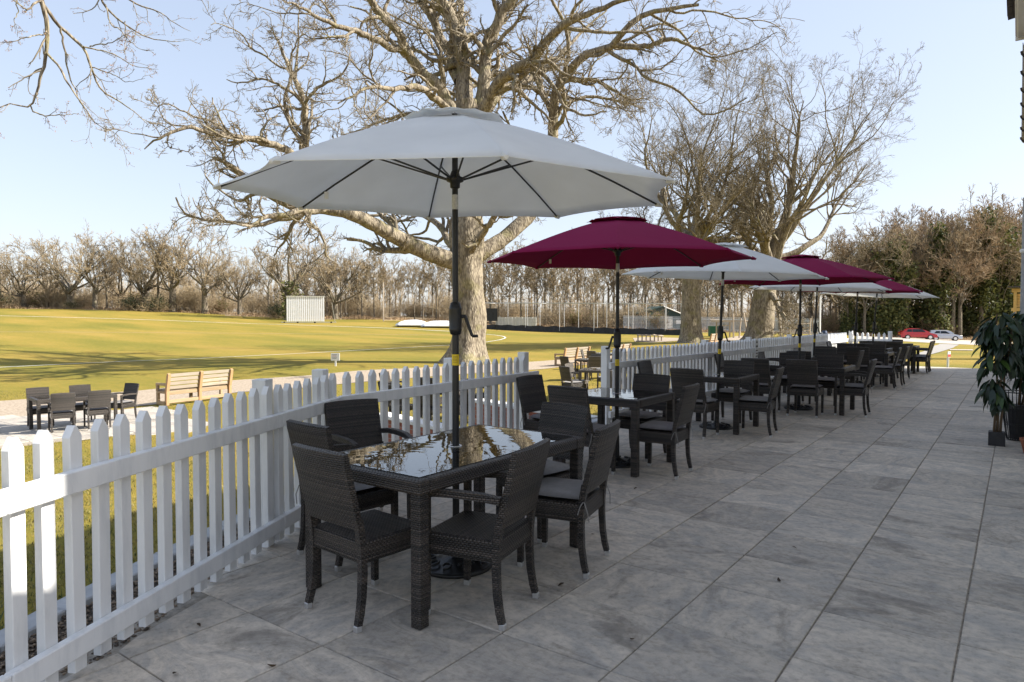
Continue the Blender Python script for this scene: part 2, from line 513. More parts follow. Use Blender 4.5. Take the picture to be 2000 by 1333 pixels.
M = {
    'wicker': weave_mat('dark_rattan', (.021, .0175, .015), (.095, .076, .062), (.003, .0026, .0022)),
    'wicker_grey': weave_mat('weathered_rattan', (.085, .072, .06), (.17, .145, .12), (.02, .017, .014)),
    'cap': speckle('brushed_aluminium', (.62, .62, .62), (.75, .75, .75), 60, .35, .02, metallic=.8),
    'cushion': speckle('grey_cushion_cloth', (.235, .222, .212), (.29, .275, .265), 22, .9, .12, dist=.004, spec=.15),
    'glass': glass_top('table_glass'),
    'black': speckle('black_powder_coat', (.009, .009, .0095), (.016, .016, .017), 90, .42, .05, dist=.001),
    'iron': speckle('black_cast_iron', (.007, .007, .0075), (.016, .016, .016), 30, .35, .4, dist=.006),
    'yellow': speckle('yellow_sticker', (.72, .50, .005), (.80, .58, .01), 40, .45, 0),
    'sticker': speckle('silver_sticker', (.35, .35, .35), (.62, .62, .6), 70, .4, 0),
    'ink': speckle('dark_print', (.03, .03, .03), (.06, .06, .06), 20, .7, 0),
    'white_cloth': fabric_mat('off_white_canopy_cloth', (.91, .91, .89), .45),
    'maroon_cloth': fabric_mat('maroon_canopy_cloth', (.32, .015, .088), .36),
    'white_paint': speckle('white_fence_paint', (.62, .63, .64), (.78, .78, .775), 9, .5, .25, c3=(.82, .82, .815), stretch=(1, 1, .25), dist=.004, rnd=.07),
    'tile': paving_mat('riven_stone_paving'),
    'pale_tile': paving_mat('pale_lower_paving', (.43, .385, .33), (.36, .335, .30), (.25, .23, .20), .8),
    'joint': speckle('sandy_mortar', (.17, .15, .125), (.42, .37, .30), 30, .95, .3),
    'kerb': speckle('pale_edging_stone', (.30, .31, .32), (.42, .425, .43), 9, .8, .3, rnd=.12),
    'soil': speckle('dark_gravel_bed', (.05, .038, .028), (.13, .10, .075), 60, .95, .8),
    'pebble': leaf_mat('gravel_pebbles', (.06, .043, .03), (.30, .22, .15), .7, 0.0),
    'gravel_path': speckle('pale_gravel', (.18, .14, .10), (.36, .29, .215), 14, .95, .6, c3=(.46, .39, .31), detail=9),
    'grass': grass_mat('sunlit_turf'),
    'woodfloor': speckle('leaf_litter', (.17, .125, .075), (.34, .25, .145), 1.2, .95, .5, c3=(.26, .23, .10)),
    'blade': leaf_mat('grass_blades', (.06, .085, .014), (.34, .27, .11), .8, .35),
    'weed': leaf_mat('weed_leaves', (.028, .055, .014), (.075, .10, .03), .7, .3),
    'line': speckle('white_line_paint', (.62, .62, .58), (.80, .80, .77), 3, .9, 0),
    'asphalt': speckle('grey_tarmac_path', (.25, .235, .215), (.34, .32, .295), 4, .9, .2),
    'road': speckle('gravel_road', (.36, .31, .26), (.50, .45, .38), 2, .95, .2),
    'bark': bark_mat('oak_bark', (.13, .106, .078), (.325, .278, .205), (.22, .20, .075)),
    'bark_far': bark_mat('woodland_bark', (.085, .07, .052), (.25, .21, .155), (.17, .17, .085)),
    'twig': speckle('oak_twigs', (.14, .118, .085), (.32, .27, .195), 2.0, .9, 0, spec=.2),
    'twig_far': speckle('woodland_twigs', (.22, .172, .105), (.385, .30, .19), .35, .9, 0, spec=.15, rnd=.35),
    'twig_brown': speckle('reddish_twigs', (.22, .155, .095), (.38, .28, .175), .35, .9, 0, spec=.15, rnd=.3),
    'straw': speckle('straw_coloured_thicket', (.30, .235, .15), (.50, .405, .27), .5, .9, 0, spec=.15, rnd=.3),
    'bud': leaf_mat('leaf_buds', (.20, .085, .04), (.36, .20, .09), .8, .2),
    'ivy': leaf_mat('ivy_leaves', (.03, .048, .012), (.17, .17, .045), .75, .25),
    'yew': leaf_mat('evergreen_leaves', (.02, .032, .012), (.055, .07, .022), .6, .2),
    'sallow': leaf_mat('spring_green_leaves', (.11, .12, .03), (.22, .20, .06), .7, .35),
    'bracken': leaf_mat('dead_bracken', (.28, .18, .10), (.46, .33, .19), .9, .2),
    'brick': speckle('red_brick', (.20, .062, .038), (.34, .115, .07), 12, .9, .3, rnd=.4),
    'mortar': speckle('brick_mortar', (.30, .27, .235), (.42, .38, .33), 30, .95, .3),
    'coping': speckle('white_coping', (.58, .57, .54), (.72, .71, .68), 8, .8, .15),
    'bench': speckle('pale_oak_timber', (.27, .185, .105), (.39, .28, .17), 5, .75, .2, stretch=(.25, 4, 4), rnd=.25),
    'bench_red': speckle('orange_oak_timber', (.34, .20, .092), (.45, .275, .14), 5, .7, .2, stretch=(4, 4, .4), rnd=.15),
    'slat': speckle('greyed_slats', (.25, .205, .155), (.35, .295, .235), 6, .8, .2, stretch=(.3, 4, 4), rnd=.2),
    'log': speckle('silvered_logs', (.33, .27, .20), (.50, .42, .33), 4, .85, .3, stretch=(4, 4, .4), rnd=.2),
    'rope': speckle('tan_rope', (.30, .22, .13), (.42, .33, .2), 60, .9, .3),
    'screen': speckle('white_sight_screen', (.78, .80, .82), (.84, .85, .86), 3, .6, 0, rnd=.04),
    'steel': speckle('galvanised_steel', (.42, .43, .44), (.55, .56, .57), 12, .5, .05, metallic=.4),
    'cover': speckle('white_cover_sheet', (.74, .76, .78), (.83, .84, .85), 1.5, .7, .25, dist=.2),
    'canvas': speckle('beige_canvas', (.52, .50, .45), (.62, .60, .55), 1.2, .85, .3, dist=.2),
    'netblack': speckle('black_netting', (.012, .013, .016), (.03, .032, .038), 2, .8, .3, dist=.3),
    'pale_steel': speckle('palisade_steel', (.40, .43, .46), (.56, .59, .62), 1.0, .6, .05),
    'green_sheet': speckle('dark_green_cladding', (.018, .045, .04), (.03, .065, .055), 3, .6, .05),
    'green_box': speckle('green_metal', (.004, .085, .045), (.008, .12, .065), 5, .5, .05),
    'redpaint': speckle('red_car_paint', (.42, .012, .016), (.46, .016, .02), 3, .25, 0, spec=.8),
    'silver': speckle('silver_car_paint', (.50, .52, .56), (.56, .58, .62), 3, .28, 0, metallic=.3),
    'carglass': speckle('car_window_glass', (.02, .025, .03), (.05, .06, .07), 3, .08, 0, spec=.9),
    'tyre': speckle('tyre_rubber', (.012, .012, .012), (.02, .02, .02), 30, .85, .1),
    'tail': speckle('red_lamp_glass', (.35, .01, .01), (.4, .02, .02), 10, .2, 0),
    'plant_leaf': leaf_mat('glossy_dark_leaves', (.012, .028, .014), (.03, .055, .022), .3, .12),
    'plant_leaf_light': leaf_mat('young_green_leaves', (.05, .10, .02), (.08, .14, .03), .35, .25),
    'stem': speckle('plant_stems', (.10, .065, .035), (.19, .13, .075), 14, .85, .3, stretch=(3, 3, .5)),
    'darkpot': speckle('dark_grey_pot', (.022, .021, .022), (.04, .038, .038), 14, .75, .1),
    'terracotta': speckle('terracotta_clay', (.20, .065, .03), (.32, .12, .06), 9, .8, .2),
    'upvc': speckle('white_fascia_board', (.68, .67, .63), (.76, .75, .71), 5, .5, .05),
    'cream': speckle('cream_wall_board', (.74, .69, .58), (.80, .76, .66), 4, .7, .1),
    'gutter': speckle('grey_gutter', (.15, .135, .12), (.22, .20, .185), 10, .45, .05),
    'rooftile': speckle('dark_roof_tiles', (.028, .025, .03), (.06, .052, .055), 9, .8, .2),
    'wallbrick': speckle('building_wall', (.30, .20, .15), (.42, .30, .23), 9, .9, .3),
    'newtimber': speckle('fresh_yellow_timber', (.52, .33, .10), (.64, .44, .17), 5, .7, .15, stretch=(4, 4, .3), rnd=.15),
    'redprint': speckle('red_sign_print', (.45, .03, .03), (.55, .07, .06), 20, .6, 0),
    'sign': speckle('white_sign_board', (.74, .74, .73), (.80, .80, .79), 20, .5, 0),
    'deadleaf': leaf_mat('fallen_leaves', (.035, .022, .014), (.10, .06, .03), .8, .1),
    'skin_pole': speckle('pale_timber_pole', (.40, .33, .25), (.50, .42, .33), 10, .85, .1),
}


# ------------------------------------------------------------------ mesh helpers
def link(o, parent=None):
    COL.objects.link(o)
    if parent is not None:
        o.parent = parent
    return o


def thing(name, label, cat, loc=(0, 0, 0), rz=0.0, group=None):
    o = bpy.data.objects.new(name, None)
    o.empty_display_size = .2
    COL.objects.link(o)
    o.location = loc
    o.rotation_euler = (0, 0, rz)
    o['label'] = label
    o['category'] = cat
    if group:
        o['group'] = group
    return o


def tag(o, label, cat, group=None):
    o['label'] = label
    o['category'] = cat
    if group:
        o['group'] = group
    return o


def box_uv(me):
    uvl = me.uv_layers.new(name='UVMap')
    nl = len(me.loops)
    if nl == 0:
        return
    vi = np.empty(nl, np.int32)
    me.loops.foreach_get('vertex_index', vi)
    co = np.empty(len(me.vertices) * 3)
    me.vertices.foreach_get('co', co)
    co = co.reshape(-1, 3)[vi]
    npoly = len(me.polygons)
    nor = np.empty(npoly * 3)
    me.polygons.foreach_get('normal', nor)
    nor = np.abs(nor.reshape(-1, 3))
    tot = np.empty(npoly, np.int32)
    me.polygons.foreach_get('loop_total', tot)
    nn = np.repeat(nor, tot, axis=0)
    ax = nn.argmax(1)
    uv = np.where((ax == 2)[:, None], co[:, [0, 1]], np.where((ax == 0)[:, None], co[:, [1, 2]], co[:, [0, 2]]))
    uvl.data.foreach_set('uv', uv.astype(np.float32).ravel())


def fin(bm, name, mats, parent=None, smooth=False, kind=None, loc=None):
    me = bpy.data.meshes.new(name)
    bmesh.ops.recalc_face_normals(bm, faces=bm.faces)
    bm.to_mesh(me)
    bm.free()
    if not isinstance(mats, (list, tuple)):
        mats = [mats]
    for m in mats:
        me.materials.append(m)
    if smooth:
        me.polygons.foreach_set('use_smooth', [True] * len(me.polygons))
    box_uv(me)
    o = bpy.data.objects.new(name, me)
    link(o, parent)
    if kind:
        o['kind'] = kind
    if loc is not None:
        o.location = loc
    return o


def npmesh(name, V, F, mats, parent=None, kind=None, smooth=False, mi=None, loc=None):
    """V (n,3), F (m,k) of one face size, or list of such arrays"""
    Fs = F if isinstance(F, list) else [F]
    me = bpy.data.meshes.new(name)
    me.vertices.add(len(V))
    me.vertices.foreach_set('co', np.asarray(V, np.float32).ravel())
    li = np.concatenate([f.ravel() for f in Fs]).astype(np.int32)
    tot = np.concatenate([np.full(len(f), f.shape[1]) for f in Fs]).astype(np.int32)
    st = np.concatenate([[0], np.cumsum(tot)[:-1]]).astype(np.int32)
    me.loops.add(len(li))
    me.loops.foreach_set('vertex_index', li)
    me.polygons.add(len(tot))
    me.polygons.foreach_set('loop_start', st)
    me.polygons.foreach_set('loop_total', tot)
    if mi is not None:
        me.polygons.foreach_set('material_index', np.asarray(mi, np.int32))
    if smooth:
        me.polygons.foreach_set('use_smooth', np.ones(len(tot), bool))
    me.update(calc_edges=True)
    if not isinstance(mats, (list, tuple)):
        mats = [mats]
    for m in mats:
        me.materials.append(m)
    o = bpy.data.objects.new(name, me)
    link(o, parent)
    if kind:
        o['kind'] = kind
    if loc is not None:
        o.location = loc
    return o


def bbox(bm, c, s, bev=0.0, rot=None, seg=1):
    r = bmesh.ops.create_cube(bm, size=1.0)
    vv = r['verts']
    bmesh.ops.scale(bm, vec=s, verts=vv)
    if bev:
        es = list({e for v in vv for e in v.link_edges})
        g = bmesh.ops.bevel(bm, geom=es, offset=bev, segments=seg, affect='EDGES', profile=.5)
        vv = list({v for f in g['faces'] for v in f.verts} | {v for v in vv if v.is_valid})
    if rot is not None:
        bmesh.ops.rotate(bm, cent=(0, 0, 0), matrix=rot, verts=vv)
    bmesh.ops.translate(bm, vec=c, verts=vv)
    return vv


def B(c, s, bev=0.0, rot=None):
    bm = bmesh.new()
    bbox(bm, c, s, bev, rot)
    return bm


def tube(bm, pts, rad, n=8, cap=True, square=False, up=None):
    pts = [Vector(p) for p in pts]
    if not isinstance(rad, (list, tuple)):
        rad = [rad] * len(pts)
    rings = []
    ref = Vector(up) if up is not None else None
    for i, p in enumerate(pts):
        t = (pts[min(i + 1, len(pts) - 1)] - pts[max(i - 1, 0)]).normalized()
        if ref is None or abs(t.dot(ref)) > .98:
            ref2 = Vector((0, 0, 1)) if abs(t.z) < .8 else Vector((0, 1, 0))
            if ref is None:
                ref = ref2
            u = ref2.cross(t).normalized()
        else:
            u = ref.cross(t).normalized()
        v = t.cross(u)
        r = rad[i]
        ring = []
        for k in range(n):
            a = 2 * PI * k / n + (PI / 4 if square else 0)
            rr = r
            ring.append(bm.verts.new(p + u * math.cos(a) * rr + v * math.sin(a) * rr))
        rings.append(ring)
    for a, b in zip(rings, rings[1:]):
        for k in range(n):
            bm.faces.new((a[k], a[(k + 1) % n], b[(k + 1) % n], b[k]))
    if cap:
        bm.faces.new(rings[0][::-1])
        bm.faces.new(rings[-1])
    return rings


def T(pts, rad, n=8, square=False, up=None):
    bm = bmesh.new()
    tube(bm, pts, rad, n, True, square, up)
    return bm


def prism(bm, poly, z0, z1, axis='Z'):
    """extrude polygon; axis names the extrusion direction"""
    def mk(a, b, h):
        return {'Z': (a, b, h), 'X': (h, a, b), 'Y': (a, h, b)}[axis]
    lo = [bm.verts.new(mk(a, b, z0)) for a, b in poly]
    hi = [bm.verts.new(mk(a, b, z1)) for a, b in poly]
    n = len(poly)
    bm.faces.new(lo[::-1])
    bm.faces.new(hi)
    for i in range(n):
        bm.faces.new((lo[i], lo[(i + 1) % n], hi[(i + 1) % n], hi[i]))


def lathe(bm, prof, n=24):
    rings = []
    for r, z in prof:
        rings.append([bm.verts.new((r * math.cos(2 * PI * k / n), r * math.sin(2 * PI * k / n), z)) for k in range(n)])
    for a, b in zip(rings, rings[1:]):
        for k in range(n):
            bm.faces.new((a[k], a[(k + 1) % n], b[(k + 1) % n], b[k]))
    bm.faces.new(rings[0][::-1])
    bm.faces.new(rings[-1])


def kids(o):
    return list(o.children)


_CH = {}


def dup(root, loc, rz, label=None, group=None, scale=None):
    r = root.copy()
    COL.objects.link(r)
    r.location = loc
    r.rotation_euler = (0, 0, rz)
    if label:
        r['label'] = label
    if group:
        r['group'] = group
    if scale is not None:
        r.scale = scale if hasattr(scale, '__len__') else (scale,) * 3
    if root not in _CH:
        _CH[root] = [(c, list(c.children)) for c in root.children]
    for ch, gg in _CH[root]:
        c = ch.copy()
        COL.objects.link(c)
        c.parent = r
        for g in gg:
            d = g.copy()
            COL.objects.link(d)
            d.parent = c
    return r


def obj_copy(o, parent, loc=None, rot=None, scale=None):
    c = o.copy()
    COL.objects.link(c)
    c.parent = parent
    if loc is not None:
        c.location = loc
    if rot is not None:
        c.rotation_euler = rot
    if scale is not None:
        c.scale = scale
    return c


def clip_poly(poly, a, b):
    """keep the part of poly to the right of the directed line a->b"""
    out = []
    ax, ay = a
    nx, ny = (b[1] - a[1]), -(b[0] - a[0])
    n = len(poly)
    for i in range(n):
        p, q = poly[i], poly[(i + 1) % n]
        dp = (p[0] - ax) * nx + (p[1] - ay) * ny
        dq = (q[0] - ax) * nx + (q[1] - ay) * ny
        if dp >= 0:
            out.append(p)
        if (dp >= 0) != (dq >= 0):
            t = dp / (dp - dq)
            out.append((p[0] + (q[0] - p[0]) * t, p[1] + (q[1] - p[1]) * t))
    return out


def area(poly):
    return abs(sum(poly[i][0] * poly[(i + 1) % len(poly)][1] - poly[(i + 1) % len(poly)][0] * poly[i][1] for i in range(len(poly)))) / 2


rng = np.random.default_rng(7)
random.seed(5)

# ================================================================== GROUND
edge_px = np.array([-800, 0, 300, 600, 760, 1040, 1340, 1500, 1600, 1750, 2000, 2600])
edge_d = np.array([128, 121, 121, 119, 117, 104, 91, 92, 95, 97, 97, 90])


def field_edge(x, y):
    lat = x * RT[0] + y * RT[1]
    dep = x * FW[0] / math.cos(PITCH) + y * FW[1] / math.cos(PITCH)
    px = np.where(dep > .1, CX + FPX * lat / np.maximum(dep, .1), np.where(lat > 0, 2600, -800))
    return dep / np.interp(px, edge_px, edge_d), dep


radii = np.concatenate([[0.0], np.geomspace(1.2, 900, 150)])
# finer angular steps where the view looks
angs = np.concatenate([np.linspace(YAW + PI / 2 - 0.75, YAW + PI / 2 + 0.75, 150), np.linspace(YAW + PI / 2 + .75, YAW + PI / 2 - .75 + 2 * PI, 60)[1:-1]])
na = len(angs)
VV = [(0, 0, -0.5)]
rr, aa = np.meshgrid(radii[1:], angs, indexing='ij')
X, Y = (rr * np.cos(aa)).ravel(), (rr * np.sin(aa)).ravel()
V = np.concatenate([[[0, 0, -.5]], np.stack([X, Y, ground(X, Y)], 1)])
nr = len(radii) - 1
ii, kk = np.meshgrid(np.arange(nr - 1), np.arange(na), indexing='ij')
ii, kk = ii.ravel(), kk.ravel()
k2 = (kk + 1) % na
F = np.stack([1 + ii * na + kk, 1 + (ii + 1) * na + kk, 1 + (ii + 1) * na + k2, 1 + ii * na + k2], 1)
cen = V[F].mean(1)
q, dep = field_edge(cen[:, 0], cen[:, 1])
mi = ((q > 1.0) & (dep > 5)).astype(int)
F0 = np.stack([np.zeros(na, int), 1 + np.arange(na), 1 + (np.arange(na) + 1) % na], 1)
npmesh('ground', V, [F, F0], [M['grass'], M['woodfloor']], kind='structure', smooth=True, mi=np.concatenate([mi, np.zeros(na, int)]))


def ribbon(name, A, Bp, mat, off, n=40, m=4, kind='structure'):
    """sheet on the terrain between two pixel polylines"""
    def res(P):
        P = np.array([on(*p)[:2] for p in P])
        s = np.concatenate([[0], np.cumsum(np.linalg.norm(np.diff(P, axis=0), axis=1))])
        t = np.linspace(0, s[-1], n)
        return np.stack([np.interp(t, s, P[:, 0]), np.interp(t, s, P[:, 1])], 1)
    a, b = res(A), res(Bp)
    t = np.linspace(0, 1, m)[None, :, None]
    G = a[:, None] * (1 - t) + b[:, None] * t
    Gf = G.reshape(-1, 2)
    Vr = np.column_stack([Gf, ground(Gf[:, 0], Gf[:, 1]) + off])
    i, k = np.meshgrid(np.arange(n - 1), np.arange(m - 1), indexing='ij')
    i, k = i.ravel(), k.ravel()
    Fr = np.stack([i * m + k, i * m + k + 1, (i + 1) * m + k + 1, (i + 1) * m + k], 1)
    return npmesh(name, Vr, Fr, mat, kind=kind, smooth=True)


ribbon('gravel_path', [(-160, 792), (0, 785), (120, 776), (234, 767), (273, 764), (457, 744), (600, 735), (700, 725), (900, 716), (1060, 706), (1100, 703), (1215, 694)],
       [(-160, 824), (0, 818), (120, 808), (250, 796), (300, 792), (457, 768), (600, 758), (700, 748), (900, 732), (1060, 722), (1100, 717), (1215, 706)], M['gravel_path'], .015, 80, 5)
ribbon('tarmac_path', [(1790, 692), (1812, 685), (1836, 672.5)], [(1797, 702), (1816, 694), (1842, 687), (1862, 680.5), (1873, 674)], M['asphalt'], .03, 30, 5)
ribbon('gravel_road', [(1660, 656), (1700, 658), (1760, 660), (1850, 663), (1960, 668), (2100, 673)],
       [(1660, 662), (1700, 664), (1760, 667), (1850, 672), (1960, 677), (2100, 682)], M['road'], .02, 40, 5)
ribbon('grass_path_edge', [(1855, 683.5), (1900, 684)], [(1855, 685), (1900, 685.6)], M['road'], .03, 10, 2)


def line_on(name, pts, wpx, off=.03):
    P = np.array([on(*p)[:2] for p in pts])
    # smooth resample
    s = np.concatenate([[0], np.cumsum(np.linalg.norm(np.diff(P, axis=0), axis=1))])
    t = np.linspace(0, s[-1], 160)
    Q = np.stack([np.interp(t, s, P[:, 0]), np.interp(t, s, P[:, 1])], 1)
    for _ in range(6):
        Q[1:-1] = .25 * Q[:-2] + .5 * Q[1:-1] + .25 * Q[2:]
    tg = np.gradient(Q, axis=0)
    tg /= np.linalg.norm(tg, axis=1)[:, None]
    nn = np.stack([-tg[:, 1], tg[:, 0]], 1)
    wd = wpx
    A_, B_ = Q + nn * wd / 2, Q - nn * wd / 2
    Vl = np.concatenate([np.column_stack([A_, ground(A_[:, 0], A_[:, 1]) + off]), np.column_stack([B_, ground(B_[:, 0], B_[:, 1]) + off])])
    n = len(Q)
    i = np.arange(n - 1)
    return npmesh(name, Vl, np.stack([i, i + 1, n + i + 1, n + i], 1), M['line'], kind='structure')


line_on('boundary_line', [(-120, 725), (0, 719), (200, 709), (400, 701), (600, 691), (760, 682), (900, 674), (950, 669), (975, 665), (985, 662), (988, 660), (982, 657.5), (965, 655), (940, 653)], .16)
line_on('far_boundary_line', [(-100, 615), (0, 618), (300, 626), (560, 635), (760, 642), (940, 651)], .30, .05)
line_on('mown_strip_line', [(-50, 649), (200, 650), (500, 652), (740, 654), (900, 655)], .22, .03).data.materials[0] = M['gravel_path']

# ---------------------------------------------------------------- terrace paving
PITCHT = .6085
X0, Y0 = -.197, 2.64
EDGE = [(-3.30, -0.6), (-3.33, 1.3), (-3.42, 1.53), (-3.72, 1.99), (-4.09, 2.55), (-4.48, 3.27), (-4.56, 3.75)]  # left edge beside the first fence
ter = bpy.data.objects.new('terrace_paving', None)
COL.objects.link(ter)
ter['kind'] = 'structure'
bm = bmesh.new()
SLAB = [(-3.46, -0.8), (-3.5, 1.2), (-4.0, 2.2), (-4.62, 3.3), (-5.05, 4.0), (-5.05, 25.2), (9, 25.2), (9, -0.8)]
prism(bm, SLAB, -.9, -.009)
fin(bm, 'terrace_bed', M['joint'], ter)


def edge_x(y):
    pts = EDGE + [(-4.56, 30)]
    for a, b in zip(pts, pts[1:]):
        if a[1] <= y <= b[1]:
            return a[0] + (b[0] - a[0]) * (y - a[1]) / (b[1] - a[1])
    return pts[0][0]


def tile_mesh(poly, name, seed):
    r = random.Random(seed)
    bm = bmesh.new()
    cx = sum(p[0] for p in poly) / len(poly)
    cy = sum(p[1] for p in poly) / len(poly)
    def ring(k, z, j=0):
        return [bm.verts.new((cx + (p[0] - cx) * k + r.uniform(-j, j), cy + (p[1] - cy) * k + r.uniform(-j, j), z)) for p in poly]
    d = max(.2, max(math.hypot(p[0] - cx, p[1] - cy) for p in poly))
    a, b, c = ring(1, -.03), ring(1, -.004, .0012), ring(1 - .005 / d, 0)
    n = len(poly)
    for lo, hi in ((a, b), (b, c)):
        for i in range(n):
            bm.faces.new((lo[i], lo[(i + 1) % n], hi[(i + 1) % n], hi[i]))
    bm.faces.new(c)
    me = bpy.data.meshes.new(name)
    bmesh.ops.recalc_face_normals(bm, faces=bm.faces)
    bm.to_mesh(me)
    bm.free()
    me.materials.append(M['tile'])
    return me


g = .0038
hs = PITCHT / 2 - g
variants = [tile_mesh([(-hs, -hs), (-hs * .2, -hs + random.uniform(0, .001)), (hs, -hs), (hs, 0), (hs, hs), (0, hs), (-hs, hs), (-hs, .05)], 'paving_slab', k) for k in range(6)]
cand = []
for i in range(-9, 12):
    for j in range(-6, 40):
        cx, cy = X0 + (i + .5) * PITCHT, Y0 + (j + .5) * PITCHT
        if cy > 25.05 or cx > 3.6:
            continue
        sq = [(cx - hs, cy - hs), (cx + hs, cy - hs), (cx + hs, cy + hs), (cx - hs, cy + hs)]
        full = True
        if cx < -2.7:
            poly = sq
            if cy < 4.2:
                pl = EDGE
                # the edge is convex from outside: clip by each segment that overlaps in y
                for a, b in zip(pl, pl[1:]):
                    if a[1] < cy + hs and b[1] > cy - hs:
                        poly = clip_poly(poly, a, b)
                        if len(poly) < 3:
                            break
            else:
                poly = clip_poly(sq, (-4.56, 3), (-4.56, 30))
            if len(poly) < 3 or area(poly) < .012:
                continue
            full = area(poly) > .98 * area(sq)
        else:
            poly = sq
        v = np.array([cx, cy, 0 - EYE])
        d = v @ FW
        vis = d > .8 and -60 < CX + FPX * (v @ RT) / d < 2060 and CY - FPX * (v @ UP) / d < 1420
        cand.append((0 if vis else 1, d if d > 0 else 99, cx, cy, poly, full))
cand.sort(key=lambda c: (c[0], c[1]))
rest = []
for n_, (nv, d, cx, cy, poly, full) in enumerate(cand):
    if n_ < 295 and not nv:
        if full:
            me = variants[random.randrange(6)]
            rz = random.choice((0, PI, 0, PI, PI / 2, -PI / 2))
        else:
            me = tile_mesh([(p[0] - cx, p[1] - cy) for p in poly], 'paving_slab', n_)
            rz = 0
        o = bpy.data.objects.new('paving_slab', me)
        link(o, ter)
        o.location = (cx, cy, random.uniform(-.0012, .0012))
        o.rotation_euler = (0, 0, rz)
    else:
        rest.append(poly)
bm = bmesh.new()
for poly in rest:
    prism(bm, poly, -.03, random.uniform(-.001, .001))
o = fin(bm, 'far_paving_slabs', M['tile'], ter)
o['kind'] = 'stuff'

# gravel strip along the fence and pale edging stones
bm = bmesh.new()
strip_in = [(-3.2, -.7)] + EDGE[1:] + [(-4.50, 24.8)]
strip_out = [(-3.72, -.7), (-3.78, 1.1), (-3.99, 1.45), (-4.36, 2.2), (-4.62, 2.75), (-4.85, 3.3), (-4.98, 3.75), (-4.98, 24.8)]
gb = []
poly = strip_in + strip_out[::-1]
vs_ = [bm.verts.new((x, y, -.019)) for x, y in poly]
bm.faces.new(vs_)
fin(bm, 'gravel_bed', M['soil'], kind='structure')
# pebbles
npb = 7000
yy = np.concatenate([rng.uniform(.2, 4.0, 5400), rng.uniform(4.0, 14, 1600)])
xi = np.interp(yy, [p[1] for p in strip_in], [p[0] for p in strip_in]) - .005
xo = np.interp(yy, [p[1] for p in strip_out], [p[0] for p in strip_out])
xx = xi + (xo - xi) * rng.uniform(0, 1, npb)
octa = np.array([[1, 0, 0], [-1, 0, 0], [0, 1, 0], [0, -1, 0], [0, 0, 1], [0, 0, -1], [.65, .65, .3], [-.65, .65, .3], [.65, -.65, .3], [-.65, -.65, .3]])
hull = [(6, 0, 4), (6, 4, 2), (2, 4, 7), (7, 4, 1), (1, 4, 9), (9, 4, 3), (3, 4, 8), (8, 4, 0), (0, 6, 5), (6, 2, 5), (2, 7, 5), (7, 1, 5), (1, 9, 5), (9, 3, 5), (3, 8, 5), (8, 0, 5)]
sz = rng.uniform(.005, .013, npb)
a = rng.uniform(0, 2 * PI, npb)
ca, sa = np.cos(a), np.sin(a)
PV = octa[None] * sz[:, None, None] * np.stack([rng.uniform(.8, 1.5, npb), rng.uniform(.7, 1.1, npb), rng.uniform(.5, .9, npb)], 1)[:, None, :]
PX = PV[..., 0] * ca[:, None] - PV[..., 1] * sa[:, None] + xx[:, None]
PY = PV[..., 0] * sa[:, None] + PV[..., 1] * ca[:, None] + yy[:, None]
PZ = PV[..., 2] + (-.016 + rng.uniform(0, .016, npb))[:, None]
PVv = np.stack([PX, PY, PZ], 2).reshape(-1, 3)
PF = (np.array(hull)[None] + 10 * np.arange(npb)[:, None, None]).reshape(-1, 3)
npmesh('gravel', PVv, PF, M['pebble'], kind='stuff', smooth=True)

kerb = bpy.data.objects.new('edging_kerb', None)
COL.objects.link(kerb)
kerb['kind'] = 'structure'
kp = [np.array(p) for p in strip_out]
acc = []
for a_, b_ in zip(kp, kp[1:]):
    L_ = np.linalg.norm(b_ - a_)
    if a_[1] > 15:
        continue
    n_ = max(1, int(round(L_ / .6)))
    for k in range(n_):
        if a_[1] + (b_[1] - a_[1]) * k / n_ > 18:
            break
        p0 = a_ + (b_ - a_) * k / n_
        p1 = a_ + (b_ - a_) * (k + 1) / n_
        t = (p1 - p0) / np.linalg.norm(p1 - p0)
        nrm = np.array([-t[1], t[0]])
        p0 = p0 + t * .004
        p1 = p1 - t * .004
        bm = bmesh.new()
        c = (p0 + p1) / 2 + nrm * .075
        bbox(bm, (0, 0, 0), (np.linalg.norm(p1 - p0), .15, .30), .008)
        o = fin(bm, 'kerb_stone', M['kerb'], kerb)
        o.location = (c[0], c[1], -.125 + random.uniform(-.002, .002))
        o.rotation_euler = (0, 0, math.atan2(t[1], t[0]))


# ---------------------------------------------------------------- lower patio of pale slabs
pat = bpy.data.objects.new('lower_patio', None)
COL.objects.link(pat)
pat['kind'] = 'structure'
pz = -1.0
corner = [level(px, py, pz)[:2] for px, py in [(-120, 886), (0, 872), (190, 852), (300, 846), (420, 858), (560, 880), (620, 868), (560, 838), (400, 818), (285, 797), (120, 806), (0, 815), (-120, 822)]]
corner = [tuple(c) for c in corner]
bm = bmesh.new()
prism(bm, corner, pz - .5, pz - .014)
o = fin(bm, 'patio_bed', M['joint'], pat)
xs = [c[0] for c in corner]
ys = [c[1] for c in corner]


def inside(p, poly):
    c = False
    n = len(poly)
    for i in range(n):
        a, b = poly[i], poly[(i + 1) % n]
        if (a[1] > p[1]) != (b[1] > p[1]) and p[0] < (b[0] - a[0]) * (p[1] - a[1]) / (b[1] - a[1]) + a[0]:
            c = not c
    return c


pm = [bpy.data.meshes.new('patio_slab') for _ in range(3)]
for k, me in enumerate(pm):
    bm = bmesh.new()
    bbox(bm, (0, 0, 0), (.592, .592, .03), .006)
    bm.to_mesh(me)
    bm.free()
    me.materials.append(M['pale_tile'])
for i in range(60):
    for j in range(60):
        p = (min(xs) + i * .6, min(ys) + j * .6)
        if inside(p, corner):
            o = bpy.data.objects.new('patio_slab', pm[(i + j) % 3])
            link(o, pat)
            o.location = (p[0], p[1], pz - .012 + random.uniform(-.002, .002))

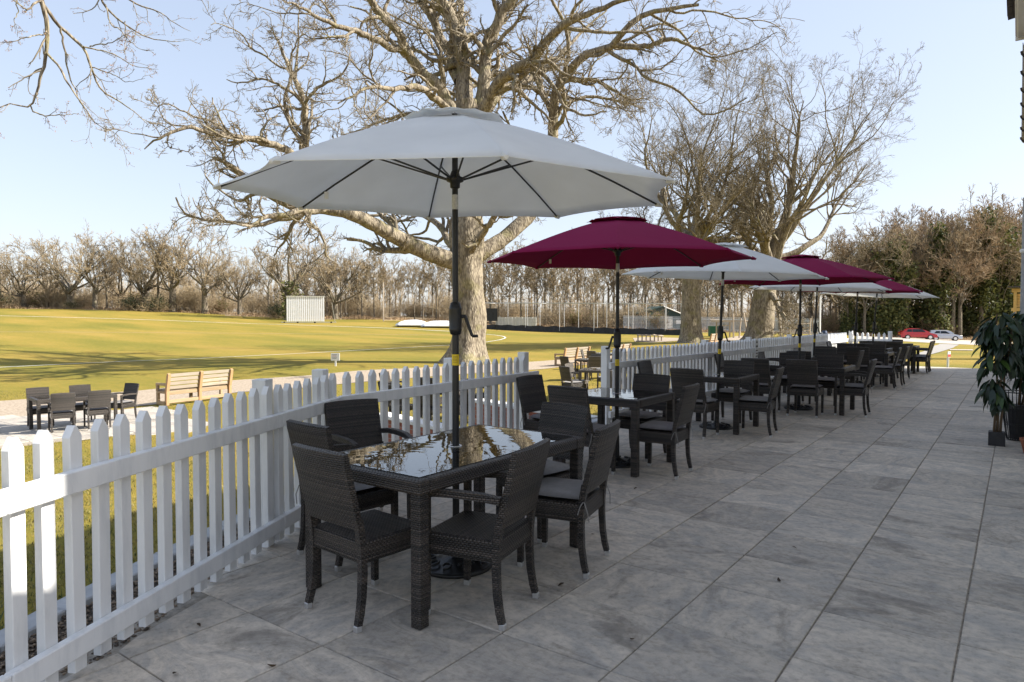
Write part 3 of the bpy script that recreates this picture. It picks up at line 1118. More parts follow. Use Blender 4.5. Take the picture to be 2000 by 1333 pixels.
# ---------------------------------------------------------------- grass blades on the near lawn, weeds at the kerb
def blades(name, P, h, wd, mat, lean=.5, seed=1):
    r = np.random.default_rng(seed)
    n = len(P)
    a = r.uniform(0, 2 * PI, n)
    u = np.stack([np.cos(a), np.sin(a), np.zeros(n)], 1)
    l = r.normal(0, lean, (n, 2)) * h[:, None]
    tip = P + np.column_stack([l, h])
    mid = P + np.column_stack([l * .35, h * .55])
    w1 = u * wd[:, None]
    Vb = np.stack([P - w1, P + w1, mid + w1 * .7, mid - w1 * .7, tip], 1).reshape(-1, 3)
    b = 5 * np.arange(n)
    Fq = np.stack([b, b + 1, b + 2, b + 3], 1)
    Ft = np.stack([b + 3, b + 2, b + 4], 1)
    return npmesh(name, Vb, [Fq, Ft], mat, kind='stuff')


nb = 130000
d_ = 3.4 + 20 * rng.uniform(0, 1, nb) ** 1.15
pxs = rng.uniform(-80, 1260, nb)
lat = (pxs - CX) / FPX * d_
gx = lat * RT[0] + d_ * FW[0]
gy = lat * RT[1] + d_ * FW[1]
keep = (gx < -5.02) & ~(np.array([inside((a_, b_), corner) for a_, b_ in zip(gx, gy)]))
keep &= rng.uniform(0, 1, nb) < .25 + .75 * (np.sin(gx * 2.1 + 1.7 * np.sin(gy * 1.3)) * np.sin(gy * 1.9) * .5 + .5)
gx, gy, d_ = gx[keep], gy[keep], d_[keep]
GP = np.column_stack([gx, gy, ground(gx, gy) - .004])
# no blades on the gravel path
pix = np.array([CX + FPX * (gx * RT[0] + gy * RT[1]) / d_, 0 * gx]).T
pyb = CY - FPX * ((GP - [0, 0, EYE]) @ UP) / ((GP - [0, 0, EYE]) @ FW)
lo = np.interp(pix[:, 0], [-160, 0, 250, 457, 600, 700, 900, 1060, 1215], [824, 818, 796, 768, 758, 748, 732, 722, 706])
hi = np.interp(pix[:, 0], [-160, 0, 234, 457, 600, 700, 900, 1060, 1215], [792, 785, 767, 744, 735, 725, 716, 706, 694])
ok = ~((pyb < lo + 2) & (pyb > hi - 2))
GP = GP[ok]
blades('grass', GP, rng.uniform(.015, .055, len(GP)), rng.uniform(.003, .0075, len(GP)), M['blade'], .6)
nw = 5200
wy = rng.uniform(.2, 6.5, nw)
wx = np.interp(wy, [p[1] for p in strip_out], [p[0] for p in strip_out]) - .17 - np.abs(rng.normal(0, .22, nw))
cl = np.sin(wy * 7) * .5 + np.sin(wy * 17 + 1) * .5
kz = cl > -.5
wx, wy, cl = wx[kz], wy[kz], cl[kz]
WP = np.column_stack([wx, wy, ground(wx, wy) - .01])
WP[:, 2] += rng.uniform(0, .30, len(wx)) * (cl + .6)
blades('weeds', WP, rng.uniform(.03, .11, len(wx)), rng.uniform(.004, .010, len(wx)), M['weed'], .8, 3)

# ================================================================== BUILDING beside the terrace (right); its unseen bulk is shaped for the shadow
bld = thing('clubhouse', 'pale clubhouse with dark gutter and white eaves at the upper right edge', 'building')
prof = [(2.2, 0.0), (2.2, 3.6), (3.88, 3.66), (3.95, 5.40), (6.0, 6.30), (9.1, 6.52), (10.1, 6.85), (15.5, 6.9), (22.9, 6.1), (24.0, 5.9), (24.3, 4.6), (26.3, 4.4), (26.3, 0.0)]  # unseen outline, stepped so its cast shadow ends along fence and lawn
bm = bmesh.new()
prism(bm, prof, .50, 9.0, 'X')
for v in bm.verts:
    v.co.y += (v.co.x - .5) * .742  # plan skewed along the sun direction to let light reach the near pickets
fin(bm, 'wall', M['cream'], bld)
bm = bmesh.new()
pr2 = [(3.85, 5.37), (5.97, 6.34), (9.1, 6.56), (10.1, 6.90), (15.5, 6.95), (24.1, 5.96), (24.1, 5.86), (15.5, 6.86), (10.1, 6.80), (9.1, 6.47), (6.0, 6.25), (3.95, 5.32)]  # out-of-view roof added over the same shadow-casting outline
prism(bm, pr2, .46, 9.1, 'X')
for v in bm.verts:
    v.co.y += (v.co.x - .5) * .742
fin(bm, 'roof', M['rooftile'], bld)
# eaves box and gutter above the camera's right
ez = 4.62
bm = bmesh.new()
bbox(bm, (.20, 8.1, 4.80), (.56, 3.6, .05), .006)
o = fin(bm, 'soffit', M['upvc'], bld)
bm = bmesh.new()
bbox(bm, (-.085, 8.1, 4.93), (.03, 3.6, .26), .004)
bbox(bm, (.20, 9.93, 4.88), (.60, .03, .24), .004)
fin(bm, 'fascia', M['upvc'], bld)
bm = bmesh.new()
bbox(bm, (.12, 8.1, 5.10), (.60, 3.75, .05), .0, Matrix.Rotation(-.15, 3, 'Y'))
for k in range(12):
    bbox(bm, (-.155, 6.4 + k * .3, 5.045), (.05, .285, .035), .004)
fin(bm, 'verge_tile', M['rooftile'], bld)
bm = bmesh.new()
n_ = 10
ringA, ringB = [], []
for k in range(n_ + 1):
    a_ = PI + PI * k / n_
    ringA.append((.045 + .075 * math.cos(a_), ez + .075 * math.sin(a_)))
for k in range(n_ + 1):
    a_ = 2 * PI - PI * k / n_
    ringB.append((.045 + .068 * math.cos(a_), ez + .068 * math.sin(a_)))
prism(bm, [(p[0], p[1]) for p in ringA + ringB], 9.6, 14.8, 'Y')
gut = fin(bm, 'gutter', M['gutter'], bld, smooth=False)
for k in range(7):
    bm = bmesh.new()
    pts = [(.045 + .083 * math.cos(PI + PI * q_ / 8), 0, .083 * math.sin(PI + PI * q_ / 8)) for q_ in range(9)]
    tube(bm, pts, .014, 6, True, False, (0, 1, 0))
    o = fin(bm, 'bracket', M['black'], gut)
    o.location = (0, 9.9 + k * .78, ez)
fin(T([(.06, 12.1, ez - .07), (.06, 12.1, ez - .2), (.16, 12.15, ez - .32), (.42, 12.2, ez - .42), (.46, 12.2, ez - .6), (.46, 12.2, 0.05)], .036, 10), 'downpipe', M['black'], bld)
bm = bmesh.new()
bbox(bm, (.30, 12.2, 4.66), (.40, 5.2, .28), .004)
fin(bm, 'eaves_board', M['cream'], bld)
# projecting corner board far along the wall
bm = bmesh.new()
bbox(bm, (.20, 21.6, 2.32), (.36, .10, 4.5), .006)
fin(bm, 'corner_board', M['kerb'], bld)
bm = bmesh.new()
bbox(bm, (.16, 21.2, 3.2), (.36, .16, .10), .03)
fin(bm, 'wall_lamp', M['upvc'], bld)

# yellow timber kiosk past the end of the terrace
kx = at(1978, 640, 30)
kio = thing('timber_kiosk', 'fresh yellow timber kiosk frame behind the tall potted plant', 'kiosk', (kx[0], kx[1], gz(kx[0], kx[1])))
for x_ in (0.06, 1.1, 2.2):
    fin(B((x_, 0, 1.5), (.12, .12, 3.0), .006), 'post', M['newtimber'], kio)
fin(B((1.13, -.002, 2.98), (2.4, .13, .16), .006), 'beam', M['newtimber'], kio)
fin(B((1.13, -.002, 2.15), (2.4, .13, .14), .006), 'beam', M['newtimber'], kio)
for k in range(5):
    fin(B((1.13, .08, 2.3 + k * .12), (2.0, .02, .112), .004), 'board', M['newtimber'], kio)
fin(B((1.13, .5, 3.13), (2.7, 1.6, .06), .006), 'roof', M['rooftile'], kio)
for k in range(12):
    fin(B((1.13, .08, .1 + k * .16), (2.2, .025, .15), .004), 'board', M['newtimber'], kio)


# ================================================================== FENCES
def picket_bm(w=.068, t=.04, h=1.07):
    bm = bmesh.new()
    prism(bm, [(-w / 2, 0), (w / 2, 0), (w / 2, h - .05), (0.004, h), (-.004, h), (-w / 2, h - .05)], -t / 2, t / 2, 'Y')
    es = [e for e in bm.edges if e.calc_length() > .5]
    bmesh.ops.bevel(bm, geom=es, offset=.003, segments=1, affect='EDGES')
    return bm


_pk = fin(picket_bm(), 'picket', M['white_paint'])
pk_me = _pk.data
bpy.data.objects.remove(_pk)
_pm = B((0, 0, .57), (.10, .10, 1.14), .004)
_po = fin(_pm, 'post', M['white_paint'])
post_me = _po.data
bpy.data.objects.remove(_po)


def fence(label, P0, P1, posts, group='white picket fences round the terrace', first=.10, sp=.1475, extra0=.04, extra1=.04, joints=()):
    """P0->P1 is the line of the pickets; the terrace lies on the right of the line of travel"""
    P0, P1 = np.array(P0), np.array(P1)
    L_ = np.linalg.norm(P1 - P0)
    t = (P1 - P0) / L_
    th = math.atan2(t[1], t[0])
    f = thing('picket_fence', label, 'fence', (P0[0], P0[1], 0), th, group)
    # local x runs along the fence, local -y faces the terrace
    n_ = int((L_ - first) / sp) + 1
    for k in range(n_):
        o = bpy.data.objects.new('picket', pk_me)
        link(o, f)
        o.location = (first + k * sp + random.uniform(-.004, .004), 0, .028 + random.uniform(-.006, .006))
        o.rotation_euler = (random.uniform(-.004, .004), random.uniform(-.006, .006), random.choice((0, PI)) + random.uniform(-.02, .02))
    for s in posts:
        o = bpy.data.objects.new('post', post_me)
        link(o, f)
        o.location = (s, .075, .0)
    cuts = [-extra0] + list(joints) + [L_ + extra1]
    for z in (.862, .155):
        for a_, b_ in zip(cuts, cuts[1:]):
            bm = bmesh.new()
            bbox(bm, ((a_ + b_) / 2, -.043, z), (b_ - a_ - .003, .045, .095), .005)
            fin(bm, 'rail', M['white_paint'], f)
    return f


A0, A1 = (-2.55, -.18), (-4.50, 3.62)
KB = (-4.72, 6.72)
fence('white picket fence along the left, nearest the camera, its end in sunlight', A0, A1, [.5, 3.28, 4.17], joints=(1.2, 3.30), extra1=.0)
fence('white picket fence bending behind the first glass table, up to the steps', (A1[0] - .03, A1[1] + .06), KB, [1.60, 3.02], joints=(1.62,), extra0=.02, extra1=.12)
fence('long white picket fence running away beyond the gap in the middle', (-4.74, 8.84), (-4.22, 22.9), [-.06, 3.5, 5.8, 8.6, 11.4], first=.06, extra0=.14, joints=(3.5, 7.0, 10.5))
fence('short white picket fence turning right at the far end of the terrace', (-4.16, 22.98), (-3.02, 22.9), [.02, 1.1], first=.07)

# notice sheet on the long fence
nt_ = at(1459, 694, 14.3)
no_ = thing('paper_notice', 'white printed notice sheet hung on the long picket fence', 'notice', (-4.455, 14.45, .62), math.radians(88))
fin(B((0, -.085, .17), (.17, .006, .62)), 'sheet', M['sign'], no_)
yy_ = .42
for k, (w_, h_) in enumerate([(.07, .035), (.09, .035), (.12, .018), (.12, .018), (.11, .018), (.12, .018), (.10, .018)]):
    fin(B((0, -.0895, yy_), (w_, .002, h_)), 'printed_line', M['ink'], no_)
    yy_ -= .085 if k < 2 else .06

# ================================================================== STEPS WALLS (brick)
def brick_wall(label, P0, P1, ztop, courses, thick=.22, group='low brick walls beside the steps'):
    P0, P1 = np.array(P0), np.array(P1)
    L_ = np.linalg.norm(P1 - P0)
    th = math.atan2(*(P1 - P0)[::-1])
    f = thing('brick_wall', label, 'wall', (P0[0], P0[1], ztop), th, group)
    ch = .075
    fin(B((L_ / 2, 0, -.06 - courses * ch / 2), (L_ - .01, thick - .016, courses * ch)), 'mortar_core', M['mortar'], f)
    bm = B((0, 0, 0), (.215, .1025, .065), .004)
    o0 = fin(bm, 'brick', M['brick'])
    me = o0.data
    bpy.data.objects.remove(o0)
    for c in range(courses):
        off = 0 if c % 2 else -.1125
        k = 0
        while True:
            x = off + .1125 + k * .225
            if x > L_ - .05:
                break
            if x > .05:
                for s in (-1, 1):
                    o = bpy.data.objects.new('brick', me)
                    link(o, f)
                    o.location = (x, s * (thick / 2 - .0515 + random.uniform(-.001, .0015)), -.06 - (c + .5) * ch)
            k += 1
    n_ = int(L_ / .6) + 1
    for k in range(n_):
        fin(B((L_ * (k + .5) / n_, 0, -.03), (L_ / n_ - .006, thick + .06, .058), .008), 'coping_stone', M['coping'], f)
    return f


w1a, w1b = level(744, 806, -.02), level(868, 832, -.02)
w2a, w2b = level(930, 779, -.02), level(1034, 795, -.02)
e1 = w1b + (w1b - w1a) * .75
e2 = w2b + (w2b - w2a) * 1.0
brick_wall('low red brick wall with white coping seen through the fence behind the first table', w1a[:2], e1[:2], -.02, 9)
brick_wall('low red brick wall with white coping nearer the gap in the fence', w2a[:2], e2[:2], -.02, 9)
st = bpy.data.objects.new('garden_steps', None)
COL.objects.link(st)
st['kind'] = 'structure'
for k in range(4):
    o = fin(B((-5.25 - k * .34, 7.95 + k * .10, -.16 * (k + 1) - .10), (.36, 1.9, .20), .008), 'step', M['kerb'], st)


# ================================================================== FURNITURE
def mk_chair(label, arms, cushion, wick='wicker'):
    W = M[wick]
    c = thing('rattan_chair', label, 'chair')
    bm = bmesh.new()
    vv = bbox(bm, (0, .005, .385), (.455, .435, .115), .018, None, 2)
    fin(bm, 'seat', W, c, smooth=False)
    # backrest: curved, raked panel
    bm = bmesh.new()
    nu, nv = 10, 8
    def pt(i, j, back):
        u = -1 + 2 * i / nu
        v = j / nv
        hw = .222 + .004 * v
        x = u * hw
        z = .505 + v * .395 + .006 * (1 - u * u) * v
        y = -.195 - v * .095 - .028 * (1 - u * u) * (0.35 + .65 * v) - (.034 if back else 0)
        if j == nv and back:
            y += .008
            z -= .008
        return (x, y, z)
    fr = [[bm.verts.new(pt(i, j, 0)) for j in range(nv + 1)] for i in range(nu + 1)]
    bk = [[bm.verts.new(pt(i, j, 1)) for j in range(nv + 1)] for i in range(nu + 1)]
    for i in range(nu):
        for j in range(nv):
            bm.faces.new((fr[i][j], fr[i + 1][j], fr[i + 1][j + 1], fr[i][j + 1]))
            bm.faces.new((bk[i][j], bk[i][j + 1], bk[i + 1][j + 1], bk[i + 1][j]))
    for i in range(nu):
        bm.faces.new((fr[i][0], bk[i][0], bk[i + 1][0], fr[i + 1][0]))
        bm.faces.new((fr[i][nv], fr[i + 1][nv], bk[i + 1][nv], bk[i][nv]))
    for j in range(nv):
        bm.faces.new((fr[0][j], fr[0][j + 1], bk[0][j + 1], bk[0][j]))
        bm.faces.new((fr[nu][j], bk[nu][j], bk[nu][j + 1], fr[nu][j + 1]))
    fin(bm, 'backrest', W, c, smooth=False)
    for s in (-1, 1):
        pts = [(s * .210, -.222, .56), (s * .210, -.208, .48), (s * .210, -.198, .38), (s * .211, -.197, .28), (s * .212, -.203, .17), (s * .214, -.217, .08), (s * .216, -.230, .030)]
        l = fin(T(pts, [.026, .026, .026, .0255, .0245, .0235, .022], 4, True, (1, 0, 0)), 'leg', W, c)
        cp = fin(B((s * .216, -.234, .016), (.032, .032, .032), .003), 'foot_cap', M['cap'], l)
        top = .635 if arms else .335
        xx = .226 if arms else .204
        l = fin(T([(s * xx, .200, top), (s * xx, .201, .3), (s * xx, .203, .030)], [.025, .025, .0225], 4, True, (1, 0, 0)), 'leg', W, c)
        cp = fin(B((s * xx, .203, .016), (.034, .034, .032), .003), 'foot_cap', M['cap'], l)
        if arms:
            pa = [(s * .222, -.225, .648), (s * .236, -.12, .662), (s * .240, .02, .664), (s * .234, .14, .657), (s * .226, .222, .636)]
            fin(T(pa, [.026, .027, .027, .027, .026], 4, True, (0, 0, 1)), 'arm', W, c)
    if cushion:
        bm = bmesh.new()
        r = bmesh.ops.create_grid(bm, x_segments=8, y_segments=8, size=.5)
        top = list(bm.verts)
        for v in top:
            x, y = v.co.x * 2, v.co.y * 2
            k = max(0, (1 - x ** 6)) * max(0, (1 - y ** 6))
            rx = 1 - .03 * y * y
            v.co = Vector((x * .212 * (1 - .02 * y * y), .015 + y * .205 * (1 - .02 * x * x), .466 + .030 * k ** .5))
        g_ = bmesh.ops.extrude_face_region(bm, geom=list(bm.faces))
        for v in g_['geom']:
            if isinstance(v, bmesh.types.BMVert):
                z = v.co.z
                v.co.z = .466 - (z - .466) * .75
        cu = fin(bm, 'cushion', M['cushion'], c, smooth=True)
        for s in (-1, 1):
            bm = bmesh.new()
            tube(bm, [(s * .20, -.185, .47), (s * .232, -.225, .455), (s * .236, -.245, .40), (s * .22, -.25, .34)], .0035, 5)
            tube(bm, [(s * .232, -.215, .458), (s * .238, -.20, .43), (s * .24, -.185, .38)], .0035, 5)
            fin(bm, 'tie', M['cushion'], cu)
    return c


def mk_table(label, lx, ly, wick='wicker', glass='glass', hole=True):
    W = M[wick]
    t = thing('rattan_table', label, 'table')
    for sx in (-1, 1):
        for sy in (-1, 1):
            fin(B((sx * (lx / 2 - .036), sy * (ly / 2 - .036), .338), (.068, .068, .676), .006), 'leg', W, t)
    bm = bmesh.new()
    for s in (-1, 1):
        bbox(bm, (0, s * (ly / 2 - .04), .7135), (lx, .08, .075), .008)
        bbox(bm, (s * (lx / 2 - .04), 0, .7135), (.08, ly - .162, .075), .008)
    fin(bm, 'table_frame', W, t)
    fin(B((0, 0, .7395), (lx - .105, ly - .105, .006)), 'glass_top', M[glass], t).location = (0, 0, .0125)
    if hole:
        bm = bmesh.new()
        rr_ = [(.038 + .006 * math.cos(a), .757 + .004 * math.sin(a)) for a in np.linspace(0, 2 * PI, 7)[:-1]]
        ring = []
        for k in range(16):
            ring.append([bm.verts.new((r_ * math.cos(2 * PI * k / 16), r_ * math.sin(2 * PI * k / 16), z_)) for r_, z_ in rr_])
        for k in range(16):
            for j in range(6):
                bm.faces.new((ring[k][j], ring[k][(j + 1) % 6], ring[(k + 1) % 16][(j + 1) % 6], ring[(k + 1) % 16][j]))
        fin(bm, 'grommet', M['cap'], t)
    return t


PROTO = {}
used_ = set()


def chair(kind, x, y, ang, label, z=0.0, group='rattan chairs round the terrace tables', wick='wicker'):
    """ang = compass of the way the sitter faces, degrees from +X"""
    key = (kind, wick)
    rz = math.radians(ang - 90)
    if key not in PROTO:
        c = mk_chair(label, 'a' in kind, 'c' in kind, wick)
        c['group'] = group
        c.location = (x, y, z)
        c.rotation_euler = (0, 0, rz)
        PROTO[key] = c
        return c
    return dup(PROTO[key], (x, y, z), rz, label, group)


TP = {}


def table(size, x, y, label, rz=0.0, z=0.0, group='glass topped rattan tables on the terrace', wick='wicker'):
    key = (size, wick)
    if key not in TP:
        t = mk_table(label, *size, wick)
        t['group'] = group
        t.location = (x, y, z)
        t.rotation_euler = (0, 0, rz)
        TP[key] = t
        return t
    return dup(TP[key], (x, y, z), rz, label, group)


# --- first table, nearest the camera
table((.92, 1.58), -2.815, 3.20, 'long glass topped rattan table under the big white parasol, nearest the camera')
chair('n', -2.80, 2.47, 86, 'dark rattan chair without cushion at the near end of the nearest table')
chair('a', -2.31, 2.83, 192, 'empty dark rattan armchair with bare seat at the right side of the nearest table')
chair('c', -2.32, 3.67, 192, 'armless rattan chair with grey cushion at the right of the nearest table')
chair('c', -2.80, 4.10, 262, 'cushioned rattan chair facing the camera at the far end of the nearest table')
chair('ac', -3.53, 2.95, 85, 'dark rattan armchair beside the fence, nearer one at the left of the nearest table')
chair('ac', -3.94, 3.50, -14, 'dark rattan armchair pulled back beside the fence bend, left of the nearest table')
# --- second table
table((.92, .92), -3.41, 6.47, 'square glass topped rattan table under the nearest maroon parasol')
chair('c', -3.42, 5.82, 86, 'rattan chair, back to the camera, at the table under the nearest maroon parasol')
chair('c', -2.86, 6.38, 184, 'cushioned rattan chair at the right of the table under the nearest maroon parasol')
chair('c', -3.40, 6.98, 268, 'chair facing the camera at the table under the nearest maroon parasol')
chair('c', -4.12, 6.28, -2, 'rattan chair by the fence end post, left of the nearest maroon parasol')
# --- third table
table((.92, .92), -3.41, 9.45, 'square glass topped rattan table under the second white parasol')
chair('c', -3.40, 8.68, 86, 'rattan chair, back to the camera, at the table under the second white parasol')
chair('c', -2.80, 9.25, 186, 'cushioned rattan chair at the right of the table under the second white parasol')
chair('c', -3.40, 10.05, 268, 'chair facing the camera at the table under the second white parasol')
chair('c', -4.22, 9.45, 2, 'rattan chair by the long fence, left of the second white parasol')
# --- fourth table (long side across)
table((1.58, .92), -2.98, 12.22, 'long glass topped rattan table under the second maroon parasol')
chair('c', -3.36, 11.42, 84, 'left of two chairs with backs to the camera at the second maroon parasol')
chair('c', -2.70, 11.50, 90, 'right of two chairs with backs to the camera at the second maroon parasol')
chair('ac', -2.12, 12.00, 182, 'rattan armchair at the right end of the long table under the second maroon parasol')
chair('c', -3.35, 12.92, 270, 'left of two chairs facing the camera at the second maroon parasol')
chair('c', -2.72, 12.96, 268, 'right of two chairs facing the camera at the second maroon parasol')
chair('ac', -4.10, 12.30, 4, 'rattan armchair between the long fence and the second maroon parasol')
# --- farther tables
table((.92, .92), -3.42, 15.05, 'square rattan table under the third white parasol, mostly hidden by chair backs')
chair('c', -3.44, 14.30, 92, 'rattan chair with its back to the camera at the third white parasol')
chair('c', -3.38, 15.75, 268, 'rattan chair facing the camera at the third white parasol')
chair('c', -2.80, 15.05, 180, 'rattan chair at the right of the table under the third white parasol')
chair('ac', -4.18, 15.0, 0, 'rattan armchair by the fence at the third white parasol')
table((1.58, .92), -3.12, 17.75, 'long rattan table under the third maroon parasol')
chair('c', -3.50, 16.95, 88, 'left one of two backs to the camera at the third maroon parasol')
chair('c', -2.86, 16.98, 92, 'right one of two backs to the camera at the third maroon parasol')
chair('c', -3.45, 18.45, 270, 'left one of two chairs facing the camera at the third maroon parasol')
chair('c', -2.82, 18.45, 270, 'right one of two chairs facing the camera at the third maroon parasol')
chair('c', -2.36, 16.85, 184, 'nearer cushioned chair at the right end of the table under the third maroon parasol')
chair('c', -2.30, 17.68, 181, 'farther cushioned chair at the right end of the table under the third maroon parasol')
chair('c', -4.15, 17.7, 0, 'chair by the fence at the third maroon parasol')
table((.92, .92), -3.12, 20.05, 'square rattan table under the farthest white parasol')
chair('c', -3.12, 19.32, 90, 'rattan chair with its back to the camera at the farthest white parasol')
chair('ac', -2.50, 19.75, 152, 'rattan armchair turned towards the farthest white parasol on its right side')
chair('c', -3.12, 20.75, 270, 'rattan chair facing the camera at the farthest white parasol')
chair('c', -3.84, 20.05, 0, 'rattan chair at the left of the table under the farthest white parasol')
table((1.58, .92), -3.05, 22.2, 'farthest rattan table, without parasol, beside the short fence')
chair('c', -3.35, 21.48, 90, 'left one of two backs to the camera at the farthest table')
chair('c', -2.74, 21.48, 90, 'right one of two backs to the camera at the farthest table')
chair('ac', -2.22, 22.05, 180, 'nearer rattan armchair at the right end of the farthest table')
chair('ac', -2.22, 22.62, 182, 'farther rattan armchair at the right end of the farthest table')
chair('c', -2.95, 22.72, 270, 'rattan chair facing the camera at the farthest table')

# --- lower left patio set
l1_, l3_ = level(82, 847, pz), level(221, 833, pz)
tv = (l3_ - l1_)[:2]
tdir = math.degrees(math.atan2(tv[1], tv[0]))
lx_, ly_ = (l1_ + l3_)[:2] / 2 + .41 * np.array([-tv[1], tv[0]]) / np.linalg.norm(tv)
GL = 'rattan chairs round the lower patio table'
def loc_(u, v):
    c_, s_ = math.cos(math.radians(tdir)), math.sin(math.radians(tdir))
    return lx_ + u * c_ - v * s_, ly_ + u * s_ + v * c_
table((1.58, .92), lx_, ly_, 'brown rattan table on the pale lower patio at the left', math.radians(tdir), pz, 'tables on the lawn below the terrace', 'wicker')
for u, v, an, k, lb in [(-.34, -.52, 84, 'ac', 'brown rattan chair at the near side of the lower patio table, left one'), (.36, -.50, 86, 'ac', 'brown rattan chair at the near side of the lower patio table, right one'),
                        (-.52, .66, 270, 'c', 'rattan chair facing the camera at the lower patio table, left one'), (.34, .68, 268, 'c', 'rattan chair facing the camera at the lower patio table, right one'),
                        (1.12, .42, 205, 'ac', 'rattan chair at the right end of the lower patio table near the bench')]:
    x_, y_ = loc_(u, v)
    chair(k, x_, y_, an + tdir, lb, pz, GL)
p = level(-42, 848, pz)
chair('c', p[0], p[1], 205 + tdir, 'rattan chair cut by the left edge of the photo on the lower patio', pz, GL)

# --- sets on the lawn seen through the gap beyond the fence
GS = 'weathered rattan chairs on the lawn past the gap'
def lawn_set(px, d, zoff, lbl, tsize, specs, rot=0.0):
    p = at(px, 700, d)
    z = gz(p[0], p[1])
    table(tsize, p[0], p[1], 'weathered grey rattan table ' + lbl, rot, z, 'tables on the lawn below the terrace', 'wicker_grey')
    for dx, dy, an, kd, wk, lb in specs:
        x, y = p[0] + dx, p[1] + dy
        chair(kd, x, y, an, lb + ' ' + lbl, gz(x, y), GS, wk)
lawn_set(1168, 19.0, 0, 'nearest past the fence gap', (.92, .92), [(-.72, .1, 0, 'a', 'wicker_grey', 'grey chair at the left of the table'), (-.35, -.75, 70, 'c', 'wicker', 'brown chair with back to the camera at the table'), (-.1, .78, 265, 'ac', 'wicker_grey', 'grey chair facing the camera at the table'), (.75, .1, 180, 'ac', 'wicker_grey', 'grey chair at the right of the table')], .35)
lawn_set(1168, 25.5, 0, 'midway past the fence gap', (1.58, .92), [(-.85, -.62, 75, 'a', 'wicker', 'brown chair with back to the camera at the table'), (.35, -.75, 110, 'c', 'wicker_grey', 'pale chair with back to the camera at the table'), (-.6, .8, 285, 'a', 'wicker_grey', 'grey chair facing the camera at the table'), (.2, .8, 265, 'ac', 'wicker_grey', 'second grey chair facing the camera at the table'), (1.1, .1, 180, 'c', 'wicker_grey', 'grey chair at the right end of the table')], .3)
lawn_set(1186, 31.0, 0, 'farthest past the fence gap', (1.58, .92), [(-1.0, .0, 20, 'c', 'wicker', 'dark chair at the left of the table'), (.1, .8, 270, 'c', 'wicker_grey', 'grey chair facing the camera at the table'), (-.2, -.8, 90, 'c', 'wicker_grey', 'grey chair with back to the camera at the table')], .2)
# dark furniture behind the bent fence, two chairs stacked on each other at both ends of a table
p = at(850, 760, 15.5)
pz_ = gz(p[0], p[1])
table((1.58, .92), p[0], p[1], 'dark rattan table on the lawn behind the bent fence, below the oak', .25, pz_, 'tables on the lawn below the terrace')
for k, (dx, dy, an, lb) in enumerate([(-.95, -.35, 20, 'left of'), (-.30, -.72, 100, 'in front of'), (.55, -.62, 100, 'right front of'), (1.05, .3, 190, 'right of'), (.1, .8, 275, 'behind')]):
    chair('a', p[0] + dx, p[1] + dy, an, 'dark rattan armchair %s the table behind the bent fence' % lb, pz_, 'chairs on the lawn behind the bent fence')
    if k in (0, 2, 3):
        chair('a', p[0] + dx + .02, p[1] + dy + .02, an, 'upper armchair stacked on the one %s the table behind the bent fence' % lb, pz_ + .20, 'chairs on the lawn behind the bent fence')


